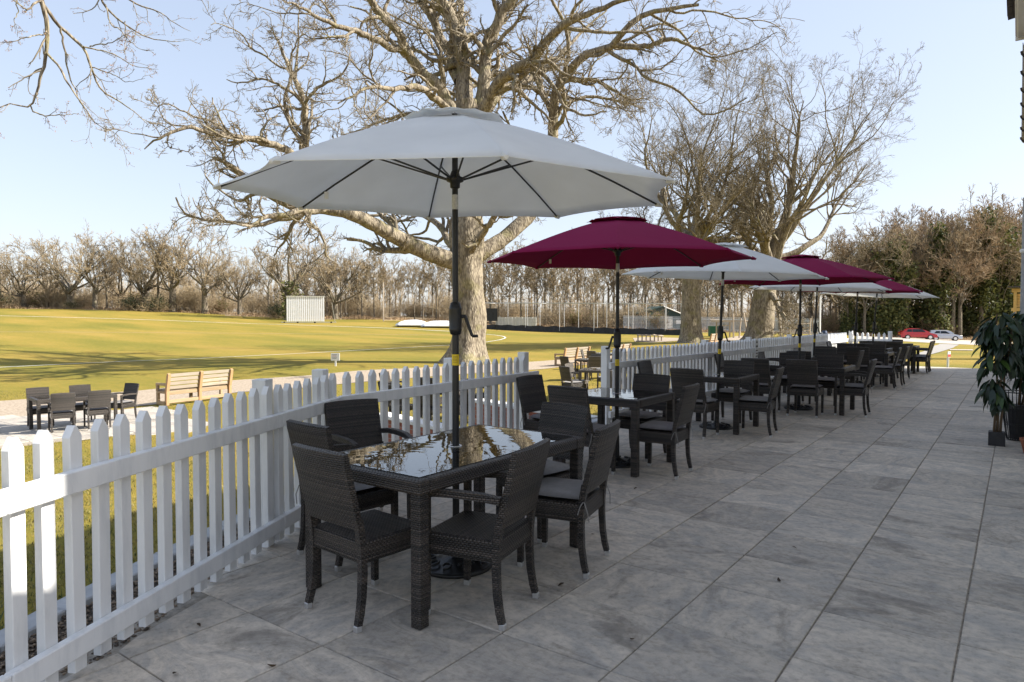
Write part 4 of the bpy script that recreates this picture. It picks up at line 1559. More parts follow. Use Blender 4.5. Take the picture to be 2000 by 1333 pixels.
# ================================================================== PARASOLS
def mk_umbrella(label, cloth, R, zrim, zapex, zhub, zcrank, zlab, zwhite, rot, tilt, tag_k=1, loc=(0, 0, 0), handle_dir=(.8, .6)):
    u = thing('parasol', label, 'parasol', loc)
    u['group'] = 'parasols over the terrace tables'
    tx, ty = tilt
    n = 8
    sub, ns = 6, 10
    bm = bmesh.new()
    def cpt(a_idx, s, lift=0.0, RR=R, za=zapex, zr=zrim):
        k = a_idx // sub
        w_ = (a_idx % sub) / sub
        a0 = rot + k * 2 * PI / n
        a1_ = a0 + 2 * PI / n
        x = RR * s * (math.cos(a0) * (1 - w_) + math.cos(a1_) * w_)
        y = RR * s * (math.sin(a0) * (1 - w_) + math.sin(a1_) * w_)
        b_ = 4 * w_ * (1 - w_)
        sc = 1 - .046 * b_ * s ** 3
        x *= sc
        y *= sc
        z = za + (zr - za) * (s ** 1.28) - .018 * b_ * s * (1 - .5 * s) + .018 * b_ * max(0, s - .82) / .18
        return (x, y, z + lift + tx * x + ty * y)
    def shell(bm, s0, RR, za, zr, th, ruffle=0):
        top = [[bm.verts.new(cpt(i, s0 + (1 - s0) * j / ns, ruffle * math.sin(i * 1.7) * (j / ns) ** 2, RR, za, zr)) for i in range(n * sub)] for j in range(ns + 1)]
        bot = [[bm.verts.new(Vector(v.co) - Vector((0, 0, th))) for v in row] for row in top]
        m_ = n * sub
        for j in range(ns):
            for i in range(m_):
                i2 = (i + 1) % m_
                bm.faces.new((top[j][i], top[j + 1][i], top[j + 1][i2], top[j][i2]))
                bm.faces.new((bot[j][i], bot[j][i2], bot[j + 1][i2], bot[j + 1][i]))
        for i in range(m_):
            i2 = (i + 1) % m_
            bm.faces.new((top[ns][i], bot[ns][i], bot[ns][i2], top[ns][i2]))
            bm.faces.new((top[0][i], top[0][i2], bot[0][i2], bot[0][i]))
        for i in range(0, m_, sub):                          # sewn seams along the ribs stay sharp
            for j in range(ns):
                for row in (top, bot):
                    e = bm.edges.get((row[j][i], row[j + 1][i]))
                    if e:
                        e.smooth = False
    shell(bm, .10, R, zapex, zrim, .004)
    can = fin(bm, 'canopy', M[cloth], u, smooth=True)
    # sharpen the seams
    bm = bmesh.new()
    shell(bm, .04, R * .235, zapex + .022, zapex - .034, .004, .005)
    fin(bm, 'vent', M[cloth], can, smooth=True)
    top = (tx * 0, ty * 0, zapex)
    # hem pockets at rib ends
    for k in range(n):
        a_ = rot + k * 2 * PI / n
        p0 = Vector(cpt(k * sub, .97, -.012))
        p1 = Vector(cpt(k * sub, 1.0, -.006))
        fin(T([p0, p1], [.022, .010], 6), 'rib_pocket', M[cloth], can)
        pts = [Vector(cpt(k * sub, s_, -.014)) for s_ in (.03, .25, .5, .75, .985)]
        rib = fin(T(pts, .0062, 6), 'rib', M['black'], u)
        hub = Vector((.05 * math.cos(a_), .05 * math.sin(a_), zhub))
        end = Vector(cpt(k * sub, .46, -.02))
        fin(T([hub, end], .0062, 6), 'strut', M['black'], rib)
    fin(T([(0, 0, .06), (0, 0, zcrank)], .0215, 16), 'lower_pole', M['black'], u)
    fin(T([(0, 0, zcrank), (0, 0, zapex + .01)], .0185, 16), 'upper_pole', M['black'], u)
    bm = bmesh.new()
    lathe(bm, [(.022, zhub - .055), (.03, zhub - .05), (.032, zhub - .02), (.052, zhub - .012), (.055, zhub + .01), (.034, zhub + .018), (.022, zhub + .05)], 16)
    fin(bm, 'hub', M['black'], u, smooth=True)
    bm = bmesh.new()
    lathe(bm, [(.023, zcrank - .105), (.032, zcrank - .10), (.039, zcrank - .075), (.040, zcrank - .07), (.0385, zcrank - .066), (.041, zcrank), (.0385, zcrank + .052), (.040, zcrank + .056), (.038, zcrank + .062), (.030, zcrank + .095), (.020, zcrank + .10)], 20)
    ck = fin(bm, 'crank_housing', M['black'], u, smooth=True)
    hx, hy = handle_dir
    hp = [(hx * .036, hy * .036, zcrank + .01), (hx * .062, hy * .062, zcrank + .01), (hx * .068, hy * .068, zcrank - .005), (hx * .105, hy * .105, zcrank - .105), (hx * .112, hy * .112, zcrank - .112), (hx * .145, hy * .145, zcrank - .112)]
    fin(T(hp, [.013, .013, .012, .010, .010, .009], 8), 'crank_handle', M['black'], ck)
    yl = fin(T([(0, 0, zlab - .034), (0, 0, zlab + .034)], .0226, 16), 'yellow_label', M['yellow'], u)
    bm = bmesh.new()
    ca = math.atan2(-loc[1], -loc[0])
    for q_ in range(5):
        for da in np.linspace(-.6, .5, 6):
            aa_ = ca + da
            bbox(bm, (0, 0, 0), (.001, .0035, .0025), 0, None)
            vv = bm.verts[-8:] if False else list(bm.verts)[-8:]
            bmesh.ops.rotate(bm, cent=(0, 0, 0), matrix=Matrix.Rotation(aa_, 3, 'Z'), verts=vv)
            bmesh.ops.translate(bm, vec=(.0229 * math.cos(aa_), .0229 * math.sin(aa_), zlab + .022 - q_ * .009), verts=vv)
    fin(bm, 'printed_line', M['ink'], yl)
    fin(T([(0, 0, zwhite - .045), (0, 0, zwhite + .045)], .0196, 16), 'silver_label', M['sticker'], u)
    # little care label sewn beside one rib
    p0 = Vector(cpt(tag_k * sub, .80, -.02))
    a_ = rot + tag_k * 2 * PI / n
    bm = B((0, 0, -.028), (.03, .0015, .05), 0, Matrix.Rotation(a_ + .5, 3, 'Z'))
    o = fin(bm, 'care_label', M['sign'], can)
    o.location = p0
    # cast base
    bm = bmesh.new()
    lathe(bm, [(.232, 0), (.236, .012), (.230, .022), (.222, .026), (.214, .020), (.205, .022), (.12, .040), (.05, .062), (.034, .075)], 40)
    base = fin(bm, 'base', M['iron'], u, smooth=True)
    bm = bmesh.new()
    for k in range(10):
        a_ = k * 2 * PI / 10
        pts = []
        for q_ in range(14):
            tt = q_ / 13
            an = tt * 5.2
            rr_ = .042 * (1 - .65 * tt)
            cx_ = .155
            lx2, ly2 = cx_ + rr_ * math.cos(an), rr_ * math.sin(an)
            pts.append((lx2 * math.cos(a_) - ly2 * math.sin(a_), lx2 * math.sin(a_) + ly2 * math.cos(a_), .040 + .018 * (.155 - abs(lx2 - .155)) / .155 - (lx2 - .12) * .16))
        tube(bm, pts, .008, 5)
    fin(bm, 'scroll_relief', M['iron'], base, smooth=True)
    fin(T([(0, 0, .055), (0, 0, .30)], [.030, .0265], 16), 'base_sleeve', M['black'], u)
    return u


mk_umbrella('big white parasol with black ribs over the nearest table', 'white_cloth', 1.392, 2.305, 2.80, 2.41, 1.555, 1.295, 2.27, .877, (-.035, .031), 3, (-2.815, 3.205, 0), (.80, .55))
uw = mk_umbrella('white parasol, second of the white ones from the camera', 'white_cloth', 1.40, 2.13, 2.58, 2.24, 1.34, 1.08, 2.05, .485, (0, 0), 3, (-3.41, 9.45, 0))
um = mk_umbrella('maroon parasol nearest the camera, above the square table by the gap', 'maroon_cloth', 1.40, 2.16, 2.60, 2.26, 1.34, 1.08, 2.08, .485, (0, 0), 3, (-3.41, 6.47, 0), (-.8, -.3))
for src, (x_, y_), rz_, lb, ti in [(um, (-2.98, 12.22), .30, 'second maroon parasol from the camera', (0, .0)), (uw, (-3.42, 15.05), .15, 'third white parasol from the camera', (.035, 0)),
                                   (um, (-3.12, 17.75), .05, 'farthest maroon parasol, mostly behind white ones', (.03, .0)), (uw, (-3.12, 20.05), .35, 'farthest white parasol at the end of the row', (.06, 0))]:
    o = dup(src, (x_, y_, 0), rz_, lb)
    o.rotation_euler = (0, ti[0], rz_)
uw.rotation_euler = (0, .035, 0)

# ================================================================== POTTED PLANTS (right)
pp = np.array([-.185, 10.18])


def leaf_me(seed, L_=.17, W_=.05):
    r = random.Random(seed)
    bm = bmesh.new()
    n = 6
    mid, lft, rgt = [], [], []
    for k in range(n + 1):
        t = k / n
        w_ = W_ * .5 * (math.sin(PI * min(1, t * .97 + .02)) ** .8) * (1 - .25 * t)
        z = -.30 * L_ * t * t
        mid.append(bm.verts.new((L_ * t, 0, z)))
        lft.append(bm.verts.new((L_ * t, w_, z + .25 * w_)))
        rgt.append(bm.verts.new((L_ * t, -w_, z + .25 * w_)))
    for k in range(n):
        bm.faces.new((mid[k], mid[k + 1], lft[k + 1], lft[k]))
        bm.faces.new((mid[k], rgt[k], rgt[k + 1], mid[k + 1]))
    me = bpy.data.meshes.new('leaf')
    bm.to_mesh(me)
    bm.free()
    me.polygons.foreach_set('use_smooth', [True] * len(me.polygons))
    return me


def plant(root, stems, nleaf, seed, zlo, spread, cen):
    r = random.Random(seed)
    mes = [leaf_me(k, .19 + .025 * (k % 3), .066 + .008 * (k % 2)) for k in range(4)]
    for m_ in mes:
        m_.materials.append(M['plant_leaf'])
    lights = [m_.copy() for m_ in mes[:1]]
    lights[0].materials[0] = M['plant_leaf_light']
    for s in stems:
        fin(T(s, [.016] + [.012] * (len(s) - 2) + [.006], 7), 'stem', M['stem'], root, smooth=True)
    for k in range(nleaf):
        # whorls of leaves round the stem tips
        ci = r.randrange(len(cen))
        c = cen[ci]
        a_ = r.uniform(0, 2 * PI)
        rr_ = c[3] * (.35 + .65 * r.random() ** .6)
        el = r.uniform(-.9, 1.1)
        p = Vector((c[0] + rr_ * .75 * math.cos(a_) * math.cos(el), c[1] + rr_ * .75 * math.sin(a_) * math.cos(el), c[2] + rr_ * .8 * math.sin(el)))
        o = bpy.data.objects.new('leaf', mes[r.randrange(4)] if r.random() > .06 else lights[0])
        link(o, root)
        o.location = (p.x * .8 + .02, p.y, p.z)
        o.rotation_euler = (r.uniform(-.5, .5), r.uniform(.35, 1.25), a_ + r.uniform(-.5, .5))
        sc = r.uniform(.75, 1.15)
        o.scale = (sc, sc, sc)


pl = thing('potted_plant', 'tall leafy plant in a small square dark pot at the right edge', 'plant', (pp[0], pp[1], 0))
bm = bmesh.new()
prism(bm, [(-.085, -.085), (.085, -.085), (.085, .085), (-.085, .085)], 0.001, .165)
fin(bm, 'pot', M['darkpot'], pl)
stems = [[(0, 0, .15), (.01, .0, .5), (-.02, .02, .9), (-.05, .0, 1.3), (-.03, 0, 1.6)], [(.03, .0, .15), (.05, .02, .5), (.06, 0, .85), (.11, .03, 1.2), (.12, .03, 1.5)],
         [(-.03, -.02, .15), (-.02, -.02, .45), (.03, -.04, .8), (.02, -.05, 1.1)], [(0, 0, .3), (-.06, 0, .55), (-.14, .0, .72)]]
cen = [(-.04, 0, 1.50, .20), (-.12, 0, 1.25, .20), (.10, 0, 1.45, .22), (-.10, -.02, 1.02, .17), (.02, 0, 1.22, .22), (-.10, 0, .72, .14), (-.02, 0, .60, .13), (.12, 0, 1.05, .16), (-.16, .02, 1.42, .12)]
plant(pl, stems, 285, 3, .5, .3, cen)
p2 = thing('basket_plant', 'leafy plant in a tall black wire basket behind the square pot', 'plant', (.02, 10.75, 0))
bm = bmesh.new()
for k in range(28):
    a_ = 2 * PI * k / 28
    tube(bm, [(.115 * math.cos(a_), .115 * math.sin(a_), .01), (.205 * math.cos(a_ + .12), .205 * math.sin(a_ + .12), .62)], .0045, 5)
for z_, r_ in ((.012, .116), (.2, .143), (.22, .146), (.42, .175), (.44, .178), (.615, .205)):
    tube(bm, [(r_ * math.cos(2 * PI * q_ / 24), r_ * math.sin(2 * PI * q_ / 24), z_) for q_ in range(25)], .006, 5)
fin(bm, 'wire_basket', M['black'], p2)
bm = bmesh.new()
lathe(bm, [(.085, .02), (.12, .45)], 18)
fin(bm, 'inner_pot', M['darkpot'], p2)
plant(p2, [[(0, 0, .4), (.02, 0, .8), (0, .02, 1.2), (.03, 0, 1.55)], [(.03, .02, .4), (.1, .03, .9), (.14, 0, 1.3)]], 230, 9, .6, .3,
      [(.02, 0, 1.52, .22), (.10, 0, 1.25, .24), (-.02, .0, 1.12, .2), (.05, 0, .86, .2)])
tp = thing('terracotta_pot', 'terracotta pot at the right edge beside the wire basket', 'pot', (.15, 9.75, 0))
bm = bmesh.new()
lathe(bm, [(.075, 0.001), (.11, .15), (.118, .15), (.118, .175), (.10, .175), (.09, .12)], 24)
fin(bm, 'clay_body', M['terracotta'], tp, smooth=False)


# ================================================================== fallen leaves on the paving
lm = leaf_me(1, .055, .035)
lm.materials.append(M['deadleaf'])
G0 = 'fallen leaves on the paving'
for k, (px, py) in enumerate([(1547, 1071), (1523, 1137), (1102, 1143), (1230, 1248), (338, 1322), (540, 1300), (385, 1222), (1172, 952), (1245, 955), (1155, 1043)]):
    p = level(px, py, .004)
    o = bpy.data.objects.new('fallen_leaf', lm)
    link(o)
    o.location = p
    o.rotation_euler = (PI if k % 2 else 0, 0, k * 2.1)
    if k % 2:
        o.location.z += .004
    else:
        o.location.z += .012
    o.scale = (.55 + .1 * (k % 3),) * 3
    tag(o, 'small dry brown leaf lying on the grey paving', 'leaf', G0)

# ================================================================== TREES
def catmull(P, n):
    P = np.asarray(P, float)
    s = np.concatenate([[0], np.cumsum(np.linalg.norm(np.diff(P, axis=0), axis=1))])
    Q = np.concatenate([[2 * P[0] - P[1]], P, [2 * P[-1] - P[-2]]])
    out = []
    for t in np.linspace(0, s[-1], n):
        i = min(max(np.searchsorted(s, t) - 1, 0), len(P) - 2)
        u = (t - s[i]) / (s[i + 1] - s[i])
        a, b, c, d = Q[i], Q[i + 1], Q[i + 2], Q[i + 3]
        out.append(.5 * ((2 * b) + (c - a) * u + (2 * a - 5 * b + 4 * c - d) * u * u + (-a + 3 * b - 3 * c + d) * u ** 3))
    return np.array(out)


def unit(v):
    return v / (np.linalg.norm(v, axis=-1, keepdims=True) + 1e-9)


def tubes_np(P, R, S, r):
    """P (N,K,3) R (N,K) -> verts, quads"""
    N_, K_, _ = P.shape
    Tn = unit(np.gradient(P, axis=1))
    ref = unit(r.normal(size=(N_, 1, 3)))
    U = np.cross(Tn, np.broadcast_to(ref, Tn.shape))
    U = unit(U)
    Vv = np.cross(Tn, U)
    ang = np.arange(S) * 2 * PI / S
    ring = P[:, :, None] + R[:, :, None, None] * (np.cos(ang)[None, None, :, None] * U[:, :, None] + np.sin(ang)[None, None, :, None] * Vv[:, :, None])
    verts = ring.reshape(-1, 3)
    b = (np.arange(N_)[:, None, None] * K_ + np.arange(K_ - 1)[None, :, None]) * S
    k = np.arange(S)[None, None]
    k2 = (k + 1) % S
    quads = np.stack([b + k, b + k2, b + S + k2, b + S + k], -1).reshape(-1, 4)
    return verts, quads


def spawn(r, P, R, n, tr, ang, ln, K_, wob, up, rs=.55, tip=.25, lfall=.45, rmin=.004, flat=0.0):
    """grow n children on every branch; ln = child length as a share of the parent's"""
    N_, PK, _ = P.shape
    plen = np.linalg.norm(np.diff(P, axis=1), axis=2).sum(1)
    t = np.sort(r.uniform(tr[0], tr[1], (N_, n)), axis=1)
    f = t * (PK - 1)
    i0 = np.clip(f.astype(int), 0, PK - 2)
    u = f - i0
    idx = np.arange(N_)[:, None]
    base = P[idx, i0] * (1 - u[..., None]) + P[idx, i0 + 1] * u[..., None]
    rad = R[idx, i0] * (1 - u) + R[idx, i0 + 1] * u
    tan = unit(P[idx, i0 + 1] - P[idx, i0])
    side = r.normal(size=(N_, n, 3))
    side[..., 2] *= (1 - flat)
    side -= (side * tan).sum(-1, keepdims=True) * tan
    side = unit(side)
    a = r.uniform(ang[0], ang[1], (N_, n))[..., None]
    d = tan * np.cos(a) + side * np.sin(a)
    L_ = plen[:, None] * r.uniform(ln[0], ln[1], (N_, n)) * (1 - lfall * t)
    base = base.reshape(-1, 3)
    d = d.reshape(-1, 3)
    L_ = L_.reshape(-1)
    rad = rad.reshape(-1)
    pts = [base]
    step = (L_ / (K_ - 1))[:, None]
    p = base
    for k in range(K_ - 1):
        d = unit(d + r.normal(size=d.shape) * wob + np.array([0, 0, up]))
        p = p + d * step
        pts.append(p)
    CP = np.stack(pts, 1)
    tt = np.linspace(0, 1, K_)[None]
    CR = np.maximum(rad[:, None] * rs * (1 - (1 - tip) * tt), rmin)
    return CP, CR


class Tree:
    def __init__(self):
        self.parts = {}

    def add(self, part, P, R, S, r):
        v, q = tubes_np(P, R, S, r)
        L_ = self.parts.setdefault(part, [[], [], 0])
        L_[0].append(v)
        L_[1].append(q + L_[2])
        L_[2] += len(v)

    def raw(self, part, v, f):
        L_ = self.parts.setdefault(part, [[], [], 0])
        L_[0].append(v)
        L_[1].append(f + L_[2])
        L_[2] += len(v)

    def build(self, root, mats):
        out = {}
        for part, (vs__, qs, _) in self.parts.items():
            o = npmesh(part, np.concatenate(vs__), qs, mats[part], root, smooth=part in ('trunk', 'limb'))
            if part not in ('trunk', 'limb'):
                o['kind'] = 'stuff'
            out[part] = o
        return out


def leaf_quads(r, C, s, aspect=1.0):
    n = len(C)
    a = unit(r.normal(size=(n, 3)))
    b = unit(np.cross(a, r.normal(size=(n, 3))))
    s = np.asarray(s).reshape(-1, 1) * np.ones((n, 1))
    V_ = np.stack([C - a * s, C + b * s * .6 * aspect, C + a * s, C - b * s * .6 * aspect], 1).reshape(-1, 3)
    k = 4 * np.arange(n)
    return V_, np.stack([k, k + 1, k + 2, k + 3], 1)


# ---------------------------------------------------------------- the great oak (limbs follow the photo)
r = np.random.default_rng(21)
OD = 36.0
ob = at(908, 708, OD)
oz = gz(ob[0], ob[1])


def trace(pts, rel, n=30, wob=.12):
    Q = np.array([at(px, py, OD + dd) for px, py, dd in pts])
    Q = catmull(Q, n)
    j = r.normal(size=Q.shape) * wob
    j[0] = 0
    j = np.cumsum(j, axis=0) * .25
    Q = Q + j - np.linspace(0, 1, n)[:, None] * j[-1] * .6
    return Q - np.array([ob[0], ob[1], oz])


oak = Tree()
tr_ = trace([(908, 720, 0), (911, 690, 0), (916, 640, 0), (917, 590, 0), (912, 540, 0), (909, 490, 0), (911, 420, 0), (913, 340, 0), (915, 270, 0), (912, 200, 0)], 0, 40, .02)
tt = np.linspace(0, 1, 40)
trR = np.interp(tt, [0, .06, .13, .25, .38, .45, .6, .8, 1], [1.45, 1.0, .86, .80, .82, .92, .80, .75, .62])
trR = trR * (1 + .04 * np.sin(tt * 40))
# a fluted, knobbly trunk
S_ = 28
Tn = unit(np.gradient(tr_, axis=0))
U = unit(np.cross(Tn, np.array([0.3, 1, 0])))
Vv = np.cross(Tn, U)
an = np.arange(S_) * 2 * PI / S_
fl = 1 + .05 * np.sin(an * 5 + 1)[None] * (1 + 3.0 * np.exp(-tt * 18))[:, None] + .05 * np.sin(an[None] * 3 + tt[:, None] * 17) + r.normal(0, .012, (40, S_))
ring = tr_[:, None] + (trR[:, None] * fl)[..., None] * (np.cos(an)[None, :, None] * U[:, None] + np.sin(an)[None, :, None] * Vv[:, None])
k = np.arange(S_)
q_ = np.concatenate([np.stack([j * S_ + k, j * S_ + (k + 1) % S_, (j + 1) * S_ + (k + 1) % S_, (j + 1) * S_ + k], 1) for j in range(39)])
oak.raw('trunk', ring.reshape(-1, 3), q_)
limbs = [  # pixel traces (x, y, depth offset), start radius, end radius
    ([(908, 512, 0), (865, 502, -1), (820, 482, -2), (770, 455, -3), (720, 425, -4), (690, 412, -4.5), (640, 405, -5), (580, 398, -5.5), (520, 372, -6), (470, 330, -6.5), (420, 300, -7)], .50, .07),
    ([(690, 412, -4.5), (640, 372, -5), (605, 335, -5.5), (593, 295, -5.5), (596, 240, -5.5), (586, 188, -5), (563, 140, -5), (548, 98, -5), (528, 50, -5)], .30, .03),
    ([(605, 335, -5.5), (560, 295, -6.5), (500, 275, -7.5), (430, 262, -8.5), (370, 250, -9.5), (320, 270, -10), (285, 290, -10)], .20, .02),
    ([(640, 405, -5), (590, 410, -7), (530, 425, -8), (480, 440, -9), (440, 430, -9.5)], .20, .02),
    ([(912, 260, 0), (880, 215, -.5), (859, 170, -1), (824, 140, -1), (792, 98, -1.5), (775, 64, -2), (740, 28, -2.5), (715, -8, -3), (690, -50, -3)], .36, .14),
    ([(790, 98, -1.5), (740, 82, -3), (690, 60, -4), (640, 45, -5), (590, 20, -6), (550, 5, -7)], .20, .03),
    ([(905, 230, 0), (901, 140, .5), (890, 87, .5), (870, 35, .5), (846, -4, .5), (830, -60, .5)], .40, .22),
    ([(898, 160, .5), (880, 110, 2), (859, 70, 3), (841, 28, 3.5), (820, -6, 4), (800, -60, 4)], .32, .18),
    ([(925, 240, 0), (943, 190, 0), (946, 140, 0), (953, 98, 0), (978, 35, -.5), (1006, -5, -1), (1020, -60, -1)], .38, .20),
    ([(930, 240, 0), (958, 182, -1), (988, 143, -2), (1032, 119, -3), (1065, 84, -4), (1100, 52, -5), (1142, 35, -5.5), (1210, 10, -6), (1280, -10, -7)], .33, .05),
    ([(932, 250, 0), (957, 205, 1), (987, 168, 2), (1022, 154, 3), (1058, 134, 4), (1092, 96, 5), (1130, 60, 6), (1180, 20, 7)], .26, .04),
    ([(912, 505, 0), (945, 492, .5), (980, 468, 1), (1018, 436, 1.5), (1045, 412, 2), (1066, 360, 2), (1076, 300, 2), (1080, 250, 2), (1084, 190, 1.5), (1106, 150, 1), (1148, 108, 0), (1196, 90, -1), (1240, 40, -2), (1296, 14, -3), (1370, 5, -4)], .46, .07),
    ([(1100, 158, 1), (1140, 160, 1), (1180, 165, 1), (1220, 190, 1), (1260, 190, 1)], .15, .03),
    ([(1196, 90, -1), (1260, 85, -1.5), (1310, 75, -2), (1370, 95, -2), (1400, 100, -2)], .17, .03),
    ([(1082, 235, 2), (1110, 200, 2), (1150, 185, 2.5), (1205, 195, 3), (1260, 215, 3.5)], .13, .03),
    ([(890, 250, 0), (850, 230, 2), (810, 220, 3), (770, 225, 4), (720, 250, 5), (690, 265, 6)], .20, .03),
    ([(900, 250, 0), (830, 190, -3), (770, 180, -5), (715, 170, -7), (660, 200, -8)], .22, .03),
    ([(900, 500, 0), (850, 440, 3), (800, 415, 5), (740, 395, 7), (680, 380, 9)], .22, .03),
    ([(918, 500, 0), (960, 440, -3), (1000, 380, -5), (1040, 330, -7)], .22, .03),
    ([(912, 300, 0), (915, 150, 6), (905, 40, 9), (900, -80, 11)], .34, .15),
]
LP, LR = [], []
for pts, r0, r1 in limbs:
    Q = trace(pts, 0, 30, .16)
    LP.append(Q)
    s = np.linspace(0, 1, 30)
    LR.append(r1 + (r0 - r1) * (1 - s) ** .9)
LP, LR = np.array(LP), np.array(LR)
oak.add('limb', LP, LR, 10, r)
b2, c2 = spawn(r, LP, LR, 10, (.14, 1), (.5, 1.15), (.24, .58), 18, .21, .02, .55, .25, .30, .016)
oak.add('limb', b2, c2, 6, r)
b3, c3 = spawn(r, b2, c2, 7, (.12, 1), (.45, 1.1), (.24, .52), 10, .26, .02, .60, .35, .3, .0125)
oak.add('crown', b3, c3, 4, r)
b4, c4 = spawn(r, b3, c3, 6, (.15, 1), (.4, 1.1), (.28, .58), 6, .28, .03, .7, .45, .3, .0095)
oak.add('crown', b4, c4, 3, r)
b5, c5 = spawn(r, b4, c4, 3, (.25, 1), (.4, 1.1), (.35, .75), 3, .28, .03, .75, .6, .3, .0068)
oak.add('crown', b5, c5, 3, r)
# trunk sprouts
bs, cs = spawn(r, tr_[None], trR[None] * .05, 110, (.28, .98), (.9, 1.5), (.06, .13), 6, .4, .04, .5, .4, .0, .011)
oak.add('crown', bs, cs, 3, r)
bs2, cs2 = spawn(r, bs, cs, 5, (.2, 1), (.4, 1.2), (.3, .7), 4, .4, .02, .8, .5, .2, .007)
oak.add('crown', bs2, cs2, 3, r)
root = thing('oak_tree', 'huge bare oak with mossy spreading limbs right behind the big white parasol', 'tree', (ob[0], ob[1], oz))
oak.build(root, {'trunk': M['bark'], 'limb': M['bark'], 'crown': M['twig']})


# ---------------------------------------------------------------- generic bare trees
def gen_tree(seed, H, trunk_h, r0, nl, lean=(0, 0), spread=(.35, 1.0), up=.10, kids=(9, 6, 5, 3), far=False, rmin=.012, depth=4, rx=None, off=(0, 0)):
    r = np.random.default_rng(seed)
    T_ = Tree()
    n = 16
    t = np.linspace(0, 1, n)
    trunk = np.column_stack([lean[0] * t * trunk_h + np.cumsum(r.normal(0, .02, n)) * trunk_h * .05, lean[1] * t * trunk_h + np.cumsum(r.normal(0, .02, n)) * trunk_h * .05, -.3 + (trunk_h + .3) * t])
    tR = r0 * np.interp(t, [0, .05, .12, .3, 1], [1.7, 1.35, 1.1, 1.0, .72])
    T_.add('trunk', trunk[None], tR[None], 12 if not far else 8, r)
    # main limbs
    ends = []
    LP, LR = [], []
    for k in range(nl):
        a = 2 * PI * k / nl + r.uniform(-.4, .4)
        th = spread[0] + (spread[1] - spread[0]) * r.uniform(0, 1) ** .7
        if k == 0:
            th *= .3
        d = np.array([math.cos(a) * math.sin(th), math.sin(a) * math.sin(th), math.cos(th)])
        b = trunk[-1] if k < max(2, nl * .5) else trunk[int(n * r.uniform(.55, .95))]
        RX = rx or H * .42
        zc = trunk_h + (H - trunk_h) * .36
        c0 = np.array([trunk[-1][0] + off[0], trunk[-1][1] + off[1], zc])
        rad3 = np.array([RX, RX, (H - zc) if d[2] > .05 else (zc - trunk_h * .45)])
        q0, q1 = (b - c0) / rad3, d / rad3
        A2, B2, C2 = q1 @ q1, q0 @ q1, q0 @ q0 - 1
        L_ = max(1.5, (-B2 + math.sqrt(max(0, B2 * B2 - A2 * C2))) / A2) * r.uniform(.78, .93)
        m = 16
        P = [b]
        for q in range(m - 1):
            d = unit(d + r.normal(size=3) * .14 + np.array([0, 0, up]))
            P.append(P[-1] + d * L_ / (m - 1))
        LP.append(np.array(P))
        LR.append(np.maximum(r0 * r.uniform(.30, .55) * (1 - np.linspace(0, .93, m) ** .8), rmin * 1.5))
    LP, LR = np.array(LP), np.array(LR)
    T_.add('limb', LP, LR, 7 if not far else 5, r)
    P, R = LP, LR
    for lv, nk in enumerate(kids[:depth]):
        P, R = spawn(r, P, R, nk, (.34 if lv else .30, 1), (.35, .95), (.40 if lv == 0 and not far else .30, .70 if lv == 0 and not far else .60), [10, 7, 5, 3][lv], [.16, .2, .22, .25][lv], [.05, .05, .05, .05][lv], [.55, .6, .7, .8][lv], .35, .35, rmin * [1.6, 1.2, 1.0, .85][lv])
        T_.add('limb' if lv == 0 else 'crown', P, R, 4 if lv == 0 else 3, r)
    T_.tips = P
    return T_


def tree_thing(name, T_, label, loc, mats, group=None, rz=0.0, sc=1.0):
    o = thing(name, label, 'tree', loc, rz, group)
    T_.build(o, mats)
    o.scale = (sc, sc, sc) if not hasattr(sc, '__len__') else sc
    return o


OAKM = {'trunk': M['bark'], 'limb': M['bark'], 'crown': M['twig'], 'ivy': M['ivy'], 'buds': M['bud']}
FARM = {'trunk': M['bark_far'], 'limb': M['bark_far'], 'crown': M['twig_far'], 'ivy': M['ivy'], 'buds': M['bud']}
BRNM = {'trunk': M['bark_far'], 'limb': M['bark_far'], 'crown': M['twig_brown'], 'ivy': M['ivy']}
for (px, py, d, seed, H, th, r0, lean, nl, RXX, OFF, lb) in [
        (1350, 672, 55, 31, 22.5, 8.0, .78, (-.02, 0), 14, 9.6, (-.5, -.4), 'bare oak with straight pale trunk behind the long picket fence, left of the pair'),
        (1480, 668, 55, 44, 20.5, 6.5, .98, (.10, .07), 15, 10.0, (2.9, 2.1), 'broad bare oak with leaning trunk behind the long picket fence, right of the pair')]:
    p = at(px, py, d)
    z = gz(p[0], p[1])
    T_ = gen_tree(seed, H, th, r0, nl, lean, (.25, 1.45), .03, (12, 8, 6, 4), False, .0080, 4, RXX, OFF)
    tree_thing('oak_tree', T_, lb, (p[0], p[1], z), OAKM)

# shared kinds for the far trees
def proto_far(seed, **kw):
    return gen_tree(seed, far=True, **kw)


protos = {}


def far_tree(kind, px, d, h, label, group, mats=FARM, py=None, rz=None, xs=1.0):
    p = at(px, 615, d)
    z = gz(p[0], p[1])
    rz = random.uniform(0, 6.28) if rz is None else rz
    src, H = protos[kind]
    s = h / H
    if src is None or isinstance(src, Tree):
        o = tree_thing({'wide': 'oak_tree', 'wide2': 'oak_tree'}.get(kind, 'woodland_tree'), src, label, (p[0], p[1], z - .1), mats, group, rz, (s * xs, s * xs, s))
        protos[kind] = (o, H)
        return o
    return dup(src, (p[0], p[1], z - .1), rz, label, group, (s * xs, s * xs, s))


